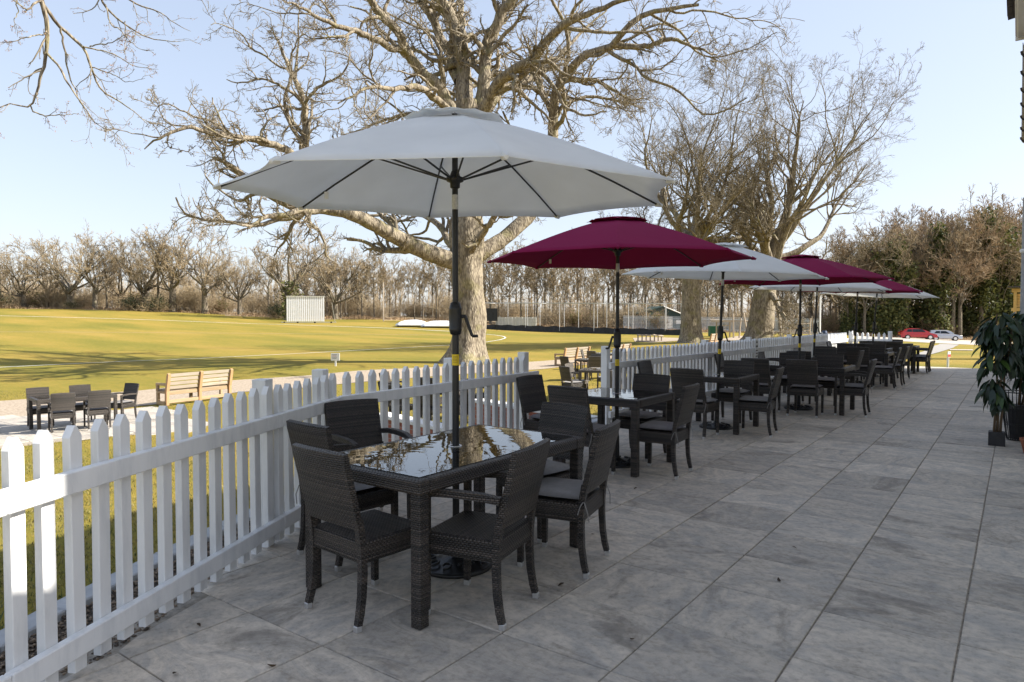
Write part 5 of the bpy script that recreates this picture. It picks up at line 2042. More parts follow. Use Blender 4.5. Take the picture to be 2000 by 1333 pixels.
protos['wide'] = (proto_far(51, H=17, trunk_h=3.4, r0=.55, nl=10, spread=(.25, 1.4), up=.03, kids=(9, 7, 4), rmin=.018, rx=8.8, depth=3), 17)
protos['wide2'] = (proto_far(52, H=18, trunk_h=4.4, r0=.5, nl=9, spread=(.2, 1.25), up=.05, kids=(9, 7, 4), rmin=.018, rx=7.2, depth=3), 18)
protos['tall'] = (proto_far(53, H=18, trunk_h=8, r0=.28, nl=8, spread=(.2, .95), up=.08, kids=(9, 7, 4), rmin=.021, rx=4.2, depth=3), 18)
protos['slim'] = (proto_far(54, H=15, trunk_h=8, r0=.15, nl=7, spread=(.15, .9), up=.08, kids=(8, 6, 4), rmin=.021, rx=2.9, depth=3), 15)
protos['slim2'] = (proto_far(55, H=15, trunk_h=6, r0=.13, nl=8, spread=(.15, 1.0), up=.07, kids=(8, 6, 4), rmin=.021, rx=3.3, depth=3), 15)

# tree line beyond the far left of the field, each its own height
GT = 'bare trees along the far side of the field'
for k, (px, d, h, kd, lb) in enumerate([
        (-60, 124, 15, 'wide', 'bare tree at the far left edge of the tree line'),
        (47, 126, 12.5, 'wide', 'low bare tree at the left of the far tree line'),
        (92, 128, 14, 'wide2', 'rounded bare tree left of the domed pair in the far tree line'),
        (138, 124, 16.0, 'wide', 'broad domed bare tree in the left part of the far tree line'),
        (186, 123, 15.5, 'wide2', 'domed bare tree with thick trunk beside its broad neighbour far left'),
        (209, 126, 13, 'tall', 'thin bare tree tucked beside the thick trunk far left'),
        (285, 124, 17, 'wide', 'bare tree above the evergreen bush in the far tree line'),
        (310, 122, 15, 'tall', 'bare tree just right of the evergreen bush in the far tree line'),
        (338, 121, 19.5, 'wide2', 'tallest bare tree in the middle of the far left tree line'),
        (400, 121, 18, 'wide2', 'bare tree with pale forked trunk left of the sight screen'),
        (468, 122, 13.5, 'wide', 'small spreading bare tree left of the sight screen'),
        (525, 124, 12, 'tall', 'small dark bare tree close left of the sight screen'),
        (655, 119, 16, 'wide', 'bare tree with forked trunk just right of the sight screen')]):
    far_tree(kd, px, d, h * 1.04, lb, GT, xs=(.85, 1.1, .95, 1.2, 1.0)[k % 5])
for k, (px, d, h, kd, lb) in enumerate([(20, 134, 13, 'wide2', 'pale bare tree standing back between the left edge and low tree'), (240, 133, 14.5, 'wide', 'low wide bare tree filling the dip right of the domed pair'),
                                        (440, 134, 15, 'wide2', 'bare tree standing back left of the sight screen'), (610, 132, 14, 'wide', 'bare tree standing back above the sight screen'), (700, 130, 13, 'wide2', 'bare tree standing back left of the pale pole')]):
    far_tree(kd, px, d, h, lb, GT, xs=(1.1, .9, 1.2)[k % 3])
p = at(566, 620, 114)
z = gz(p[0], p[1])
T_ = gen_tree(61, 19, 5.5, .8, 8, (0, 0), (.4, 1.1), .06, (9, 6, 5), True, .02, depth=3)
rr_ = np.random.default_rng(4)
iv = np.column_stack([rr_.normal(0, .8, 900), rr_.normal(0, .8, 900), rr_.uniform(.2, 6.5, 900)])
T_.raw('ivy', *leaf_quads(rr_, iv, rr_.uniform(.12, .3, 900)))
tree_thing('oak_tree', T_, 'mossy ivy clad oak standing behind the white sight screen', (p[0], p[1], z), FARM)

# the wood behind the nets and beyond: slim trunks one can tell apart
GW = 'slim bare trees of the wood behind the field'
rr_ = random.Random(12)
LBW = {'slim': 'slim bare tree of the wood behind the cricket ground', 'slim2': 'slender many branched bare tree of the wood behind the cricket ground', 'tall': 'tall bare tree of the wood behind the cricket ground'}
for k in range(105):
    px = 590 + (1760 - 590) * (k + rr_.random()) / 105
    base_d = np.interp(px, edge_px, edge_d)
    d = base_d + 3 + rr_.random() ** 1.3 * 38
    kd = rr_.choice(['slim', 'slim', 'slim2', 'slim2', 'tall'])
    zone = 'behind the sight screen and its pale pole' if px < 760 else 'behind the pitch covers and great oak' if px < 940 else 'behind the scoreboard and canvas wall' if px < 1060 else 'above the middle of the cricket nets' if px < 1210 else 'behind the shed and palisade fence' if px < 1400 else 'behind the log climbing frame' if px < 1600 else 'left of the parked cars'
    far_tree(kd, px, d, rr_.uniform(10, 15.5) * (d / 110) * np.interp(px, [590, 800, 1000, 1300, 1760], [.75, .8, .95, 1.0, 1.05]), {'slim': 'slim bare woodland tree ', 'slim2': 'slender low branched bare tree ', 'tall': 'tall bare woodland tree '}[kd] + ('of reddish twigs ' if k % 2 else '') + zone, GW, BRNM if k % 2 else FARM)
for k in range(28):
    px = -120 + 720 * (k + rr_.random()) / 28
    d = 126 + rr_.random() * 30
    far_tree(rr_.choice(['slim', 'slim2', 'tall']), px, d, rr_.uniform(8, 12), 'slim bare tree behind ' + ('the domed trees far left' if px < 230 else 'the tallest trees far left' if px < 420 else 'the sight screen'), 'slim bare trees behind the far left tree line')
# label kinds truthfully per shape
# right hand wood with ivy
GR = 'ivy clad trees at the right behind the cars'
def ivy_tree(seed, H, nl, kk=5200, spread=1.1):
    T_ = gen_tree(seed, H, H * .45, .32, nl, (0, 0), (.2, .95), .07, (9, 6, 4), True, .021, depth=3)
    r = np.random.default_rng(seed)
    C = []
    for q in range(26):
        z0 = r.uniform(.02, .88) * H
        c = np.array([r.normal(0, .55 * spread), r.normal(0, .55 * spread), z0])
        m = int(kk / 26)
        rad = r.uniform(.5, 1.6)
        C.append(c + r.normal(size=(m, 3)) * rad * np.array([.55, .55, .8]))
    C = np.concatenate(C)
    T_.raw('ivy', *leaf_quads(r, C, r.uniform(.13, .34, len(C))))
    return T_
protos['ivy'] = (ivy_tree(71, 18, 7), 18)
protos['ivy2'] = (ivy_tree(72, 18, 7, 6000, 1.4), 18)
protos['brown'] = (gen_tree(73, 18, 6.5, .3, 8, (0, 0), (.2, 1.0), .06, (10, 8, 6), True, .021, depth=3), 18)
for k in range(36):
    px = 1640 + 400 * (k + rr_.random()) / 36
    d = 97 + rr_.random() * 32
    kd = ('brown', 'ivy', 'brown', 'ivy2', 'brown', 'brown', 'ivy')[k % 7]
    d = (98 if kd != 'brown' else 97) + rr_.random() * (9 if kd != 'brown' else 30)
    hh = rr_.uniform(13.5, 19.5) * d / 105 * np.interp(px, [1640, 1740, 1800, 1850, 1990, 2040], [.80, .92, 1.0, 1.08, 1.06, 1.06])
    far_tree(kd, px, d, hh, {'ivy': 'ivy clad tree in the dense wood behind the parked cars', 'ivy2': 'broad ivy covered tree in the dense wood behind the parked cars', 'brown': 'bare brown tree among ivy clad ones behind the parked cars'}[kd].replace('behind the parked cars', 'left of the parked cars' if px < 1755 else 'right above the red car' if px < 1825 else 'behind the silver white car' if px < 1885 else 'above the tall potted plant'), GR, BRNM if kd == 'brown' else FARM)


# ---------------------------------------------------------------- bushes and undergrowth
def bush_mesh(seed, n, twig=True, leaf=None, size=(2.2, 2.2, 2.6)):
    r = np.random.default_rng(seed)
    T_ = Tree()
    a = r.uniform(0, 2 * PI, n)
    e = r.uniform(.5, 1.5, n)
    b = np.column_stack([r.normal(0, .3, n) * size[0], r.normal(0, .3, n) * size[1], np.full(n, -.1)])
    d = np.column_stack([np.cos(a) * np.cos(e), np.sin(a) * np.cos(e), np.sin(e)])
    L_ = r.uniform(.4, 1.0, n) * size[2]
    P = [b]
    for k in range(6):
        d = unit(d + r.normal(size=d.shape) * .16 + [0, 0, .03])
        P.append(P[-1] + d * (L_ / 6)[:, None])
    P = np.stack(P, 1)
    R = np.maximum(.03 * (1 - np.linspace(0, .7, 7))[None] * np.ones((n, 1)), .012)
    T_.add('twigs', P, R, 3, r)
    P2, R2 = spawn(r, P, R, 6, (.2, 1), (.3, 1.0), (.3, .6), 5, .2, .04, .7, .5, .3, .012)
    T_.add('twigs', P2, R2, 3, r)
    P3, R3 = spawn(r, P2, R2, 3, (.2, 1), (.3, 1.0), (.3, .6), 4, .2, .04, .8, .6, .3, .010)
    T_.add('twigs', P3, R3, 3, r)
    if leaf:
        m = leaf
        C = np.column_stack([r.normal(0, .38, m) * size[0], r.normal(0, .38, m) * size[1], np.abs(r.normal(.45, .28, m)) * size[2]])
        pick = r.integers(0, len(P3), m)
        C = .45 * C + .55 * P3[pick, r.integers(0, 4, m)]
        T_.raw('foliage', *leaf_quads(r, C, r.uniform(.06, .16, m)))
    return T_


BT = {'twigs': M['twig_far'], 'foliage': M['yew']}
BB = {'twigs': M['twig_brown'], 'foliage': M['sallow']}


def bush_at(key, px, d, s, label, group, T_=None, mats=None):
    p = at(px, 615, d)
    z = gz(p[0], p[1])
    if key not in protos:
        o = thing('bush', label, 'bush', (p[0], p[1], z), random.uniform(0, 6), group)
        T_.build(o, mats)
        o.scale = (s,) * 3
        protos[key] = (o, 1)
        return o
    return dup(protos[key][0], (p[0], p[1], z), random.uniform(0, 6), label, group, s)


eb = bush_mesh(81, 60, True, 1500, (2.3, 2.3, 3.4))
for k, (px, d, s, lb) in enumerate([(262, 120, .95, 'dark evergreen bush at the foot of the far left trees, left one of two'), (308, 119, 1.0, 'dark evergreen bush at the foot of the far left trees, right one of two'), (545, 117, 1.0, 'dark evergreen bush beside the sight screen'), (-5, 122, 1.1, 'dark evergreen bush at the left edge of the photo'), (140, 121, .55, 'low dark bush under the domed trees far left')]):
    bush_at('evergreen', px, d, s, lb, 'evergreen bushes under the far trees', eb, BT)
tb = bush_mesh(82, 90, True, None, (2.6, 2.6, 4.2))
sb = bush_mesh(83, 70, True, 900, (2.2, 2.2, 3.6))
for k in range(90):
    px = -150 + 1900 * (k + rr_.random()) / 90
    d = np.interp(px, edge_px, edge_d) + 3.5 + rr_.random() * 26
    bush_at('thicket', px, d, rr_.uniform(.6, 1.25) * d / 112, 'bare brown thicket bush under the ' + ('far left trees at the edge of the photo' if px < 60 else 'domed pair far left' if px < 210 else 'far trees beside the evergreen bushes' if px < 330 else 'tallest trees far left' if px < 420 else 'small trees left of the sight screen' if px < 560 else 'trees right behind the sight screen' if px < 680 else 'pale pole right of the sight screen' if px < 780 else 'wood behind the pitch covers' if px < 930 else 'wood behind the scoreboard and canvas wall' if px < 1060 else 'wood behind the cricket nets' if px < 1210 else 'wood behind the shed' if px < 1340 else 'wood behind the oak pair' if px < 1500 else 'wood behind the log climbing frame'), 'bare thicket bushes under the far trees', tb, {'twigs': M['straw']})
for k in range(34):
    px = rr_.choice([rr_.uniform(0, 460), rr_.uniform(1050, 1330), rr_.uniform(1600, 1990), rr_.uniform(1600, 1990)])
    d = np.interp(px, edge_px, edge_d) + 2.5 + rr_.random() * 14
    bush_at('sallow', px, d, rr_.uniform(.5, 1.1) * d / 110, 'pale green budding bush ' + ('under the far left trees' if px < 500 else 'behind the cricket nets' if px < 1340 else 'left of the parked cars' if px < 1760 else 'behind the parked cars' if px < 1880 else 'behind the tall potted plant'), 'budding bushes under the far trees', sb, BB)

# the far-off wood that reads as one mass, behind all trees one can tell apart
r = np.random.default_rng(91)
WV, WF, off_ = [], [], 0
nW = 620
pxw = r.uniform(-500, 2500, nW)
dw = np.interp(pxw, edge_px, edge_d) + r.uniform(34, 70, nW)
latw = (pxw - CX) / FPX * dw
wxw = latw * RT[0] + dw * FW[0] / math.cos(PITCH)
wyw = latw * RT[1] + dw * FW[1] / math.cos(PITCH)
zw = ground(wxw, wyw)
hw = r.uniform(6, 11.5, nW) * np.interp(pxw, [-500, 0, 600, 1000, 1300, 1700, 2500], [1.0, 1.0, 1.05, 1.12, 1.2, 1.45, 1.5])
n_ = 6
P = [np.column_stack([wxw, wyw, zw])]
dd = unit(np.column_stack([r.normal(0, .08, nW), r.normal(0, .08, nW), np.ones(nW)]))
for k in range(n_ - 1):
    dd = unit(dd + r.normal(size=dd.shape) * .08)
    P.append(P[-1] + dd * (hw / (n_ - 1))[:, None])
P = np.stack(P, 1)
R = .14 * (1 - np.linspace(0, .85, n_))[None] * np.ones((nW, 1))
Tw = Tree()
Tw.add('w', P, R, 4, r)
P2, R2 = spawn(r, P, R, 8, (.12, 1), (.35, 1.1), (.25, .5), 5, .2, .08, .5, .4, .3, .03)
Tw.add('w', P2, R2, 3, r)
P3, R3 = spawn(r, P2, R2, 4, (.15, 1), (.3, 1.0), (.35, .65), 3, .2, .05, .7, .5, .3, .026)
Tw.add('w', P3, R3, 3, r)
v_, q__ = np.concatenate(Tw.parts['w'][0]), np.concatenate(Tw.parts['w'][1])
npmesh('distant_woodland', v_, q__, M['twig_far'], kind='stuff')
# dead bracken and rough grass along the field's far edge
nB = 26000
pxb = r.uniform(-200, 2000, nB)
db = np.interp(pxb, edge_px, edge_d) + r.uniform(-.6, 9, nB) * np.where(pxb > 1600, .7, 1)
latb = (pxb - CX) / FPX * db
bx = latb * RT[0] + db * FW[0] / math.cos(PITCH)
by = latb * RT[1] + db * FW[1] / math.cos(PITCH)
BP = np.column_stack([bx, by, ground(bx, by) - .02])
hgt = r.uniform(.2, .75, nB) * (.6 + .5 * np.sin(pxb * .06) * np.sin(pxb * .023 + 1))
o = blades('bracken', BP, np.maximum(hgt, .1), r.uniform(.03, .07, nB), M['bracken'], .7, 5)

# ---------------------------------------------------------------- overhanging branches, top left
r = np.random.default_rng(15)
HD = 12.0
hb = at(-700, 900, 13.0)
hz = gz(hb[0], hb[1])
ht = Tree()
def tr2(pts, n=22, wob=.05):
    Q = np.array([at(px, py, HD + dd) for px, py, dd in pts])
    Q = catmull(Q, n)
    j = np.cumsum(r.normal(size=Q.shape) * wob, axis=0) * .22
    j -= np.linspace(0, 1, n)[:, None] * j[-1] * .7
    return Q + j - np.array([hb[0], hb[1], hz])
tq = catmull(np.array([[0, 0, -.3], [.05, .1, 2.0], [-.1, .2, 4.5], [.2, .3, 7.0]]), 22)
ht.add('trunk', tq[None], np.interp(np.linspace(0, 1, 22), [0, .08, .2, 1], [.85, .6, .5, .36])[None], 14, r)
base_top = tq[-1] + np.array([hb[0], hb[1], hz])
jn = at(90, -260, HD)
P1 = catmull(np.array([base_top, base_top * .6 + jn * .4 + [0, 0, 1.2], jn + [0, 0, .3], at(85, -120, HD), at(80, 0, HD)]), 30) - np.array([hb[0], hb[1], hz])
ht.add('limb', P1[None], np.linspace(.26, .045, 30)[None], 9, r)
bl = [([(80, 0, 0), (87, 45, 0), (88, 100, 0), (76, 150, -.1), (60, 206, -.2), (20, 206, -.3), (-10, 214, -.4)], .042, .008),
      ([(60, 206, -.2), (76, 222, -.2), (110, 226, -.2), (152, 224, -.1)], .014, .004),
      ([(82, 8, 0), (118, 55, .2), (160, 92, .3), (176, 132, .4), (200, 175, .5), (245, 205, .6), (292, 245, .7)], .036, .005),
      ([(90, 104, 0), (128, 148, -.2), (150, 186, -.3), (182, 236, -.4), (224, 262, -.5), (236, 280, -.5)], .022, .003),
      ([(118, 55, .2), (130, 100, .3), (140, 160, .4), (165, 215, .5), (172, 235, .5)], .018, .004),
      ([(190, -60, .5), (205, 10, .5), (240, 42, .6), (290, 72, .7), (335, 84, .8), (360, 80, .9)], .026, .004),
      ([(190, -60, .5), (250, 0, .9), (310, 22, 1.0), (350, 50, 1.1), (370, 62, 1.2)], .022, .004),
      ([(176, 92, .3), (215, 82, .2), (245, 70, .2), (270, 52, .1)], .012, .004),
      ([(88, 68, 0), (50, 72, -.2), (20, 84, -.3), (-8, 82, -.4)], .013, .004),
      ([(80, 0, 0), (50, 20, -.3), (30, 5, -.5), (-10, -10, -.6)], .02, .006),
      ([(160, 92, .3), (205, 105, .5), (240, 120, .6), (262, 135, .7), (312, 138, .8)], .014, .003),
      ([(176, 132, .4), (225, 150, .2), (255, 165, .1), (285, 155, 0)], .012, .003),
      ([(205, 10, .5), (215, 50, .3), (232, 60, .2), (262, 90, .1), (300, 98, 0)], .014, .003),
      ([(20, -30, -.4), (40, 10, -.4), (36, 40, -.4), (32, 58, -.4)], .014, .004),
      ([(245, 42, .6), (248, 90, .6), (245, 110, .6)], .010, .003)]
BPp, BR = [], []
for pts, r0, r1 in bl:
    BPp.append(tr2(pts))
    BR.append(np.linspace(r0, r1, 22))
BPp, BR = np.array(BPp), np.array(BR)
ht.add('limb', BPp, BR, 6, r)
b2, c2 = spawn(r, BPp, BR, 7, (.12, 1), (.4, 1.1), (.12, .34), 9, .20, -.03, .55, .4, .2, .0032)
ht.add('crown', b2, c2, 4, r)
b3, c3 = spawn(r, b2, c2, 3, (.2, 1), (.4, 1.0), (.25, .55), 6, .22, 0, .8, .5, .2, .0026)
ht.add('crown', b3, c3, 3, r)
tips = np.concatenate([b3[:, -1], b3[::2, 3], b2[:, -1]])
tips = np.repeat(tips, 3, axis=0) + r.normal(0, .014, (len(tips) * 3, 3))
ht.raw('buds', *leaf_quads(r, tips, r.uniform(.006, .014, len(tips))))
root = thing('oak_tree', 'bare oak branches with small buds hanging in from the top left', 'tree', (hb[0], hb[1], hz))
ht.build(root, OAKM)

# ================================================================== CRICKET GROUND FURNITURE
def place(px, py, d=None):
    if d is None:
        return on(px, py)
    p = at(px, py, d)
    return np.array([p[0], p[1], gz(p[0], p[1])])


FACE = YAW                                    # local +x runs to the picture's right
p = place(597, 631, 107)
ss = thing('sight_screen', 'large white slatted sight screen on wheels at the far side of the field', 'sight screen', p, FACE + .16)
W_, H_ = 5.75, 3.95
for k in range(20):
    x = -W_ / 2 + W_ * (k + .5) / 20
    fin(B((x, 0, .28 + H_ / 2), (W_ / 20 - .07, .04, H_), .0), 'slat', M['screen'], ss)
for z_ in (.9, 2.2, 3.6):
    fin(B((0, .07, z_), (W_, .06, .08)), 'rail', M['steel'], ss)
fin(B((0, -.05, 4.2), (W_ + .1, .14, .06)), 'top_rail', M['screen'], ss)
fin(B((.5, .0, .16), (W_ + 2.6, .14, .10)), 'base_beam', M['steel'], ss)
for x_ in (-2.2, 2.2, 4.2):
    fin(T([(x_ * .95, .08, 3.2), (x_ * .95 + .3, 1.9, .15)], .04, 6), 'stay', M['steel'], ss)
for x_ in (-3.2, -1.2, 1.4, 3.9):
    fin(T([(x_, -.14, .12), (x_, .14, .12)], .13, 12), 'wheel', M['tyre'], ss)

for k, (px, w_) in enumerate([(806, 4.4), (862, 5.4), (918, 4.6)]):
    p = place(px, 637 + k, 100 - k * 1.0)
    cv = thing('pitch_cover', ['white domed pitch cover at the left end of its row', 'white domed pitch cover second in its row, left of the parasol pole', 'white domed pitch cover by the great oak trunk', 'white domed pitch cover hidden behind the oak trunk'][k], 'cover', p, FACE - .05, 'wheeled pitch covers on the field')
    bm = bmesh.new()
    n_ = 12
    rows = []
    for i in range(9):
        x = -w_ / 2 + w_ * i / 8
        kx_ = (1 - abs(2 * i / 8 - 1) ** 3)
        rows.append([bm.verts.new((x, 1.6 * math.cos(PI * j / n_), .22 + .78 * math.sin(PI * j / n_) * (.35 + .65 * kx_) + random.uniform(-.02, .02))) for j in range(n_ + 1)])
    for a_, b_ in zip(rows, rows[1:]):
        for j in range(n_):
            bm.faces.new((a_[j], a_[j + 1], b_[j + 1], b_[j]))
    bm.faces.new(rows[0])
    bm.faces.new(rows[-1][::-1])
    fin(bm, 'sheet', M['cover'], cv, smooth=True)
    fin(B((0, -1.6, .2), (w_, .08, .08)), 'frame', M['steel'], cv)
    for x_ in (-w_ / 2 + .4, w_ / 2 - .4):
        fin(T([(x_, -1.66, .11), (x_, -1.56, .11)], .12, 10), 'wheel', M['tyre'], cv)

p = place(957, 641, 94)
sb_ = thing('scoreboard', 'plain black scoreboard on posts just right of the oak trunk', 'scoreboard', p, FACE)
fin(B((0, 0, 2.15), (2.1, .12, 1.75)), 'panel', M['netblack'], sb_)
for x_ in (-.95, .95):
    fin(B((x_, .12, 1.4), (.09, .09, 2.9)), 'post', M['black'], sb_)
p = place(1008, 643, 97)
cw = thing('canvas_screen', 'pale beige canvas wall at the end of the cricket nets', 'screen', p, FACE - .08)
bm = bmesh.new()
prev = None
for i in range(41):
    x = -2.9 + 5.8 * i / 40
    y = .05 * math.sin(i * 1.9) + .04 * math.sin(i * .7)
    cur = [bm.verts.new((x, y, .35)), bm.verts.new((x, y * .4, 1.75)), bm.verts.new((x, y * .4 + .03, 1.75)), bm.verts.new((x, y + .03, .35))]
    if prev:
        for j in range(4):
            bm.faces.new((prev[j], prev[(j + 1) % 4], cur[(j + 1) % 4], cur[j]))
    else:
        bm.faces.new(cur)
    prev = cur
bm.faces.new(prev[::-1])
fin(bm, 'canvas', M['canvas'], cw)
for x_ in (-2.9, 0, 2.9):
    fin(B((x_, .1, .9), (.06, .06, 1.9)), 'post', M['steel'], cw)

# practice nets
na0, na1 = place(930, 640, 98), place(1350, 658, 79)
dv = (na1 - na0)
Ln = np.linalg.norm(dv[:2])
nets = thing('cricket_nets', 'long cage of cricket practice nets on thin grey posts', 'cricket nets', na0, math.atan2(dv[1], dv[0]))
sl_ = dv[2] / Ln
for k, f_ in enumerate([.03, .14, .21, .27, .31, .40, .44, .50, .56, .60, .63, .72, .75, .80, .86, .90, .94, .99]):
    x = f_ * Ln
    yb = (k % 3) * 1.6
    fin(B((x, yb, sl_ * x + 1.85), (.055, .055, 3.7)), 'post', M['steel'], nets)
for yb in (0, 3.2):
    bm = T([(0, yb, 3.68), (Ln, yb, 3.68 + dv[2])], .045, 6)
    fin(bm, 'top_beam', M['steel'], nets)
for f_ in (.03, .31, .60, .86, .99):
    fin(T([(f_ * Ln, 0, 3.66 + sl_ * f_ * Ln), (f_ * Ln, 3.2, 3.66 + sl_ * f_ * Ln)], .035, 6), 'cross_beam', M['steel'], nets)
bm = bmesh.new()
prev = None
for i in range(90):
    x = Ln * i / 89
    y = -.08 + .06 * math.sin(i * 1.3)
    zt = sl_ * x + .62 + .05 * math.sin(i * .9)
    cur = [bm.verts.new((x, y, sl_ * x - .15)), bm.verts.new((x, y + .1, zt)), bm.verts.new((x, y + .14, zt)), bm.verts.new((x, y + .3, sl_ * x - .15))]
    if prev:
        for j in range(4):
            bm.faces.new((prev[j], cur[j], cur[(j + 1) % 4], prev[(j + 1) % 4]))
    prev = cur
fin(bm, 'black_skirt', M['netblack'], nets)
# netting strands across the top half
bm = bmesh.new()
for i in range(0, 60):
    x = Ln * i / 59
    tube(bm, [(x, 3.2, sl_ * x + .5), (x, 3.2, sl_ * x + 3.6)], .006, 3, False)
for j in range(8):
    tube(bm, [(0, 3.2, .6 + j * .42), (Ln, 3.2, .6 + j * .42 + dv[2])], .006, 3, False)
o = fin(bm, 'netting', M['netblack'], nets)
o['kind'] = 'stuff'

# palisade fence and shed behind the nets
f0, f1 = place(1218, 642, 98), place(1600, 648, 88)
dv = f1 - f0
Ln = np.linalg.norm(dv[:2])
pf = thing('palisade_fence', 'grey steel palisade fence behind the nets and playground', 'fence', f0, math.atan2(dv[1], dv[0]))
bm = bmesh.new()
for i in range(int(Ln / .155)):
    x = i * .155
    bbox(bm, (x, 0, dv[2] / Ln * x + 1.05), (.07, .02, 2.1))
o = fin(bm, 'pales', M['pale_steel'], pf)
o['kind'] = 'stuff'
for z_ in (.35, 1.75):
    fin(T([(0, .04, z_), (Ln, .04, z_ + dv[2])], .035, 4), 'rail', M['pale_steel'], pf)
p = place(1288, 640, 103)
sh = thing('shed', 'dark green metal shed with low pitched roof behind the nets', 'shed', p, FACE + .15)
bm = bmesh.new()
prism(bm, [(-3.5, 0), (3.5, 0), (3.5, 2.2), (0.6, 3.35), (-3.5, 2.3)], 0, 6, 'Y')
fin(bm, 'wall', M['green_sheet'], sh)
bm = bmesh.new()
prism(bm, [(-3.7, 2.25), (.6, 3.38), (3.8, 2.14), (3.8, 2.26), (.6, 3.52), (-3.7, 2.38)], -.15, 6.2, 'Y')
fin(bm, 'roof', M['green_sheet'], sh)
fin(T([(.6, -.2, 3.45), (3.8, -.2, 2.2)], .07, 4), 'fascia', M['upvc'], sh)
fin(B((1.55, -.06, .95), (.9, .06, 1.9)), 'door', M['upvc'], sh)
fin(B((3.0, -.06, 1.1), (.7, .04, .5)), 'white_sign', M['sign'], sh)
p = place(1395, 653, 76)
gbx = thing('storage_box', 'dark green metal storage box between the two oaks', 'box', p, FACE)
fin(B((0, 0, .55), (1.15, .8, 1.05), .02), 'body', M['green_box'], gbx)
fin(B((0, 0, 1.11), (1.22, .88, .07), .01), 'lid', M['green_box'], gbx)
for x_ in (-.45, .45):
    fin(B((x_, 0, .015), (.12, .7, .06)), 'foot', M['black'], gbx)

# playground of leaning logs
p = place(1500, 656, 70)
pg = thing('climbing_frame', 'timber climbing frame of leaning logs and ropes behind the long fence', 'climbing frame', p, FACE)
def lp(px, py, dd=0):
    q = at(px, py, 70 + dd)
    v = Vector(q - p)
    c_, s_ = math.cos(-FACE), math.sin(-FACE)
    return (v.x * c_ - v.y * s_, v.x * s_ + v.y * c_, v.z)
for (x0, y0, x1, y1, dd, rr_l) in [(1433, 664, 1432, 613, 0, .09), (1443, 664, 1447, 622, 1, .09), (1464, 668, 1452, 612, 0, .10), (1462, 662, 1470, 642, 1, .08), (1525, 662, 1524, 616, 0, .10), (1531, 662, 1528, 620, 1, .08),
                                   (1535, 664, 1551, 615, 0, .09), (1541, 640, 1544, 617, 2, .07), (1566, 662, 1558, 616, 0, .09), (1580, 664, 1583, 622, 1, .09), (1590, 660, 1586, 618, 2, .07)]:
    a_, b_ = lp(x0, y0, dd), lp(x1, y1, dd)
    fin(T([(a_[0], a_[1], a_[2] - .3), b_], rr_l, 8), 'log', M['log'], pg)
for (x0, y0, x1, y1) in [(1455, 627, 1470, 627), (1524, 636, 1583, 632), (1524, 648, 1583, 646), (1533, 628, 1562, 644), (1562, 630, 1540, 650), (1387, 625, 1470, 628)]:
    fin(T([lp(x0, y0), lp(x1, y1)], .055, 6), 'crossbar', M['log'], pg)
for (x0, y0, x1, y1, sag) in [(1500, 652, 1526, 647, 3), (1528, 642, 1560, 640, 4), (1528, 650, 1566, 650, 4), (1540, 636, 1580, 640, 4)]:
    pts = [lp(x0 + (x1 - x0) * t_, y0 + (y1 - y0) * t_ + sag * 4 * t_ * (1 - t_)) for t_ in np.linspace(0, 1, 8)]
    fin(T(pts, .04, 6), 'rope', M['rope'], pg)
fin(B(lp(1548, 650), (1.3, 1.0, .08)), 'deck', M['log'], pg)
p = place(1410, 650, 74)
pgr = thing('timber_shelter', 'low grey timber shelter frame behind the green storage box', 'shelter', p, FACE)
for x_ in (-.6, .85):
    fin(B((x_, 0, .8), (.12, .12, 1.6)), 'post', M['log'], pgr)
fin(B((.1, 0, 1.68), (2.3, .9, .14)), 'roof', M['log'], pgr)
fin(B((.1, 0, 1.25), (1.6, .08, .08)), 'rail', M['log'], pgr)
# balance beams on the pale patch
p = place(1268, 668)
bb_ = thing('balance_beams', 'row of low timber stepping posts and beams on the lawn left of the oak pair', 'play beams', p, FACE)
dB = float((p - np.array([0, 0, EYE])) @ FW)
sB = dB / FPX
for k, (x_, y_) in enumerate([(-22, 0), (-14, 0), (-6, 0), (2, 0), (8, -.6), (22, 1.2), (30, 1.6)]):
    fin(B((x_ * sB, y_ * .8, 6.5 * sB), (.10, .10, 13 * sB)), 'post', M['log'], bb_)
fin(T([(-24 * sB, 0, 13.5 * sB), (4 * sB, 0, 12.5 * sB)], .07, 6), 'beam', M['log'], bb_)
fin(T([(6 * sB, 0, 13.5 * sB), (31 * sB, .8, 10.5 * sB)], .07, 6), 'beam', M['log'], bb_)
fin(B((-8 * sB, 0, .05), (34 * sB, .6, .10)), 'sleeper', M['log'], bb_)
ribbon('sand_patch', [(1236, 661), (1262, 659), (1330, 661)], [(1240, 668), (1275, 670), (1330, 666)], M['gravel_path'], .02, 16, 4)
ribbon('sand_play_area', [(1405, 663), (1440, 657), (1500, 656)], [(1405, 667), (1440, 669), (1500, 668)], M['gravel_path'], .02, 16, 4)

for px, y0, d, h, lb in [(749, 627, 112, 6.4, 'tall pale timber pole at the field edge right of the sight screen'), (1601, 656, 72, 4.6, 'thin white lamp pole behind the far end of the long fence')]:
    p = place(px, y0, d)
    o = fin(T([(0, 0, -.2), (0, 0, h)], [.10, .075], 8), 'pole', M['skin_pole'] if d > 100 else M['screen'], loc=p)
    tag(o, lb, 'pole')
p = place(1610, 658, 66)
bn = thing('litter_bin', 'small dark blue litter bin behind the far fence', 'bin', p, FACE)
bm = bmesh.new()
lathe(bm, [(.2, 0), (.24, .75), (.26, .78), (.2, .98)], 12)
fin(bm, 'body', speckle('navy_plastic', (.02, .04, .10), (.03, .06, .14), 8, .5, 0), bn)


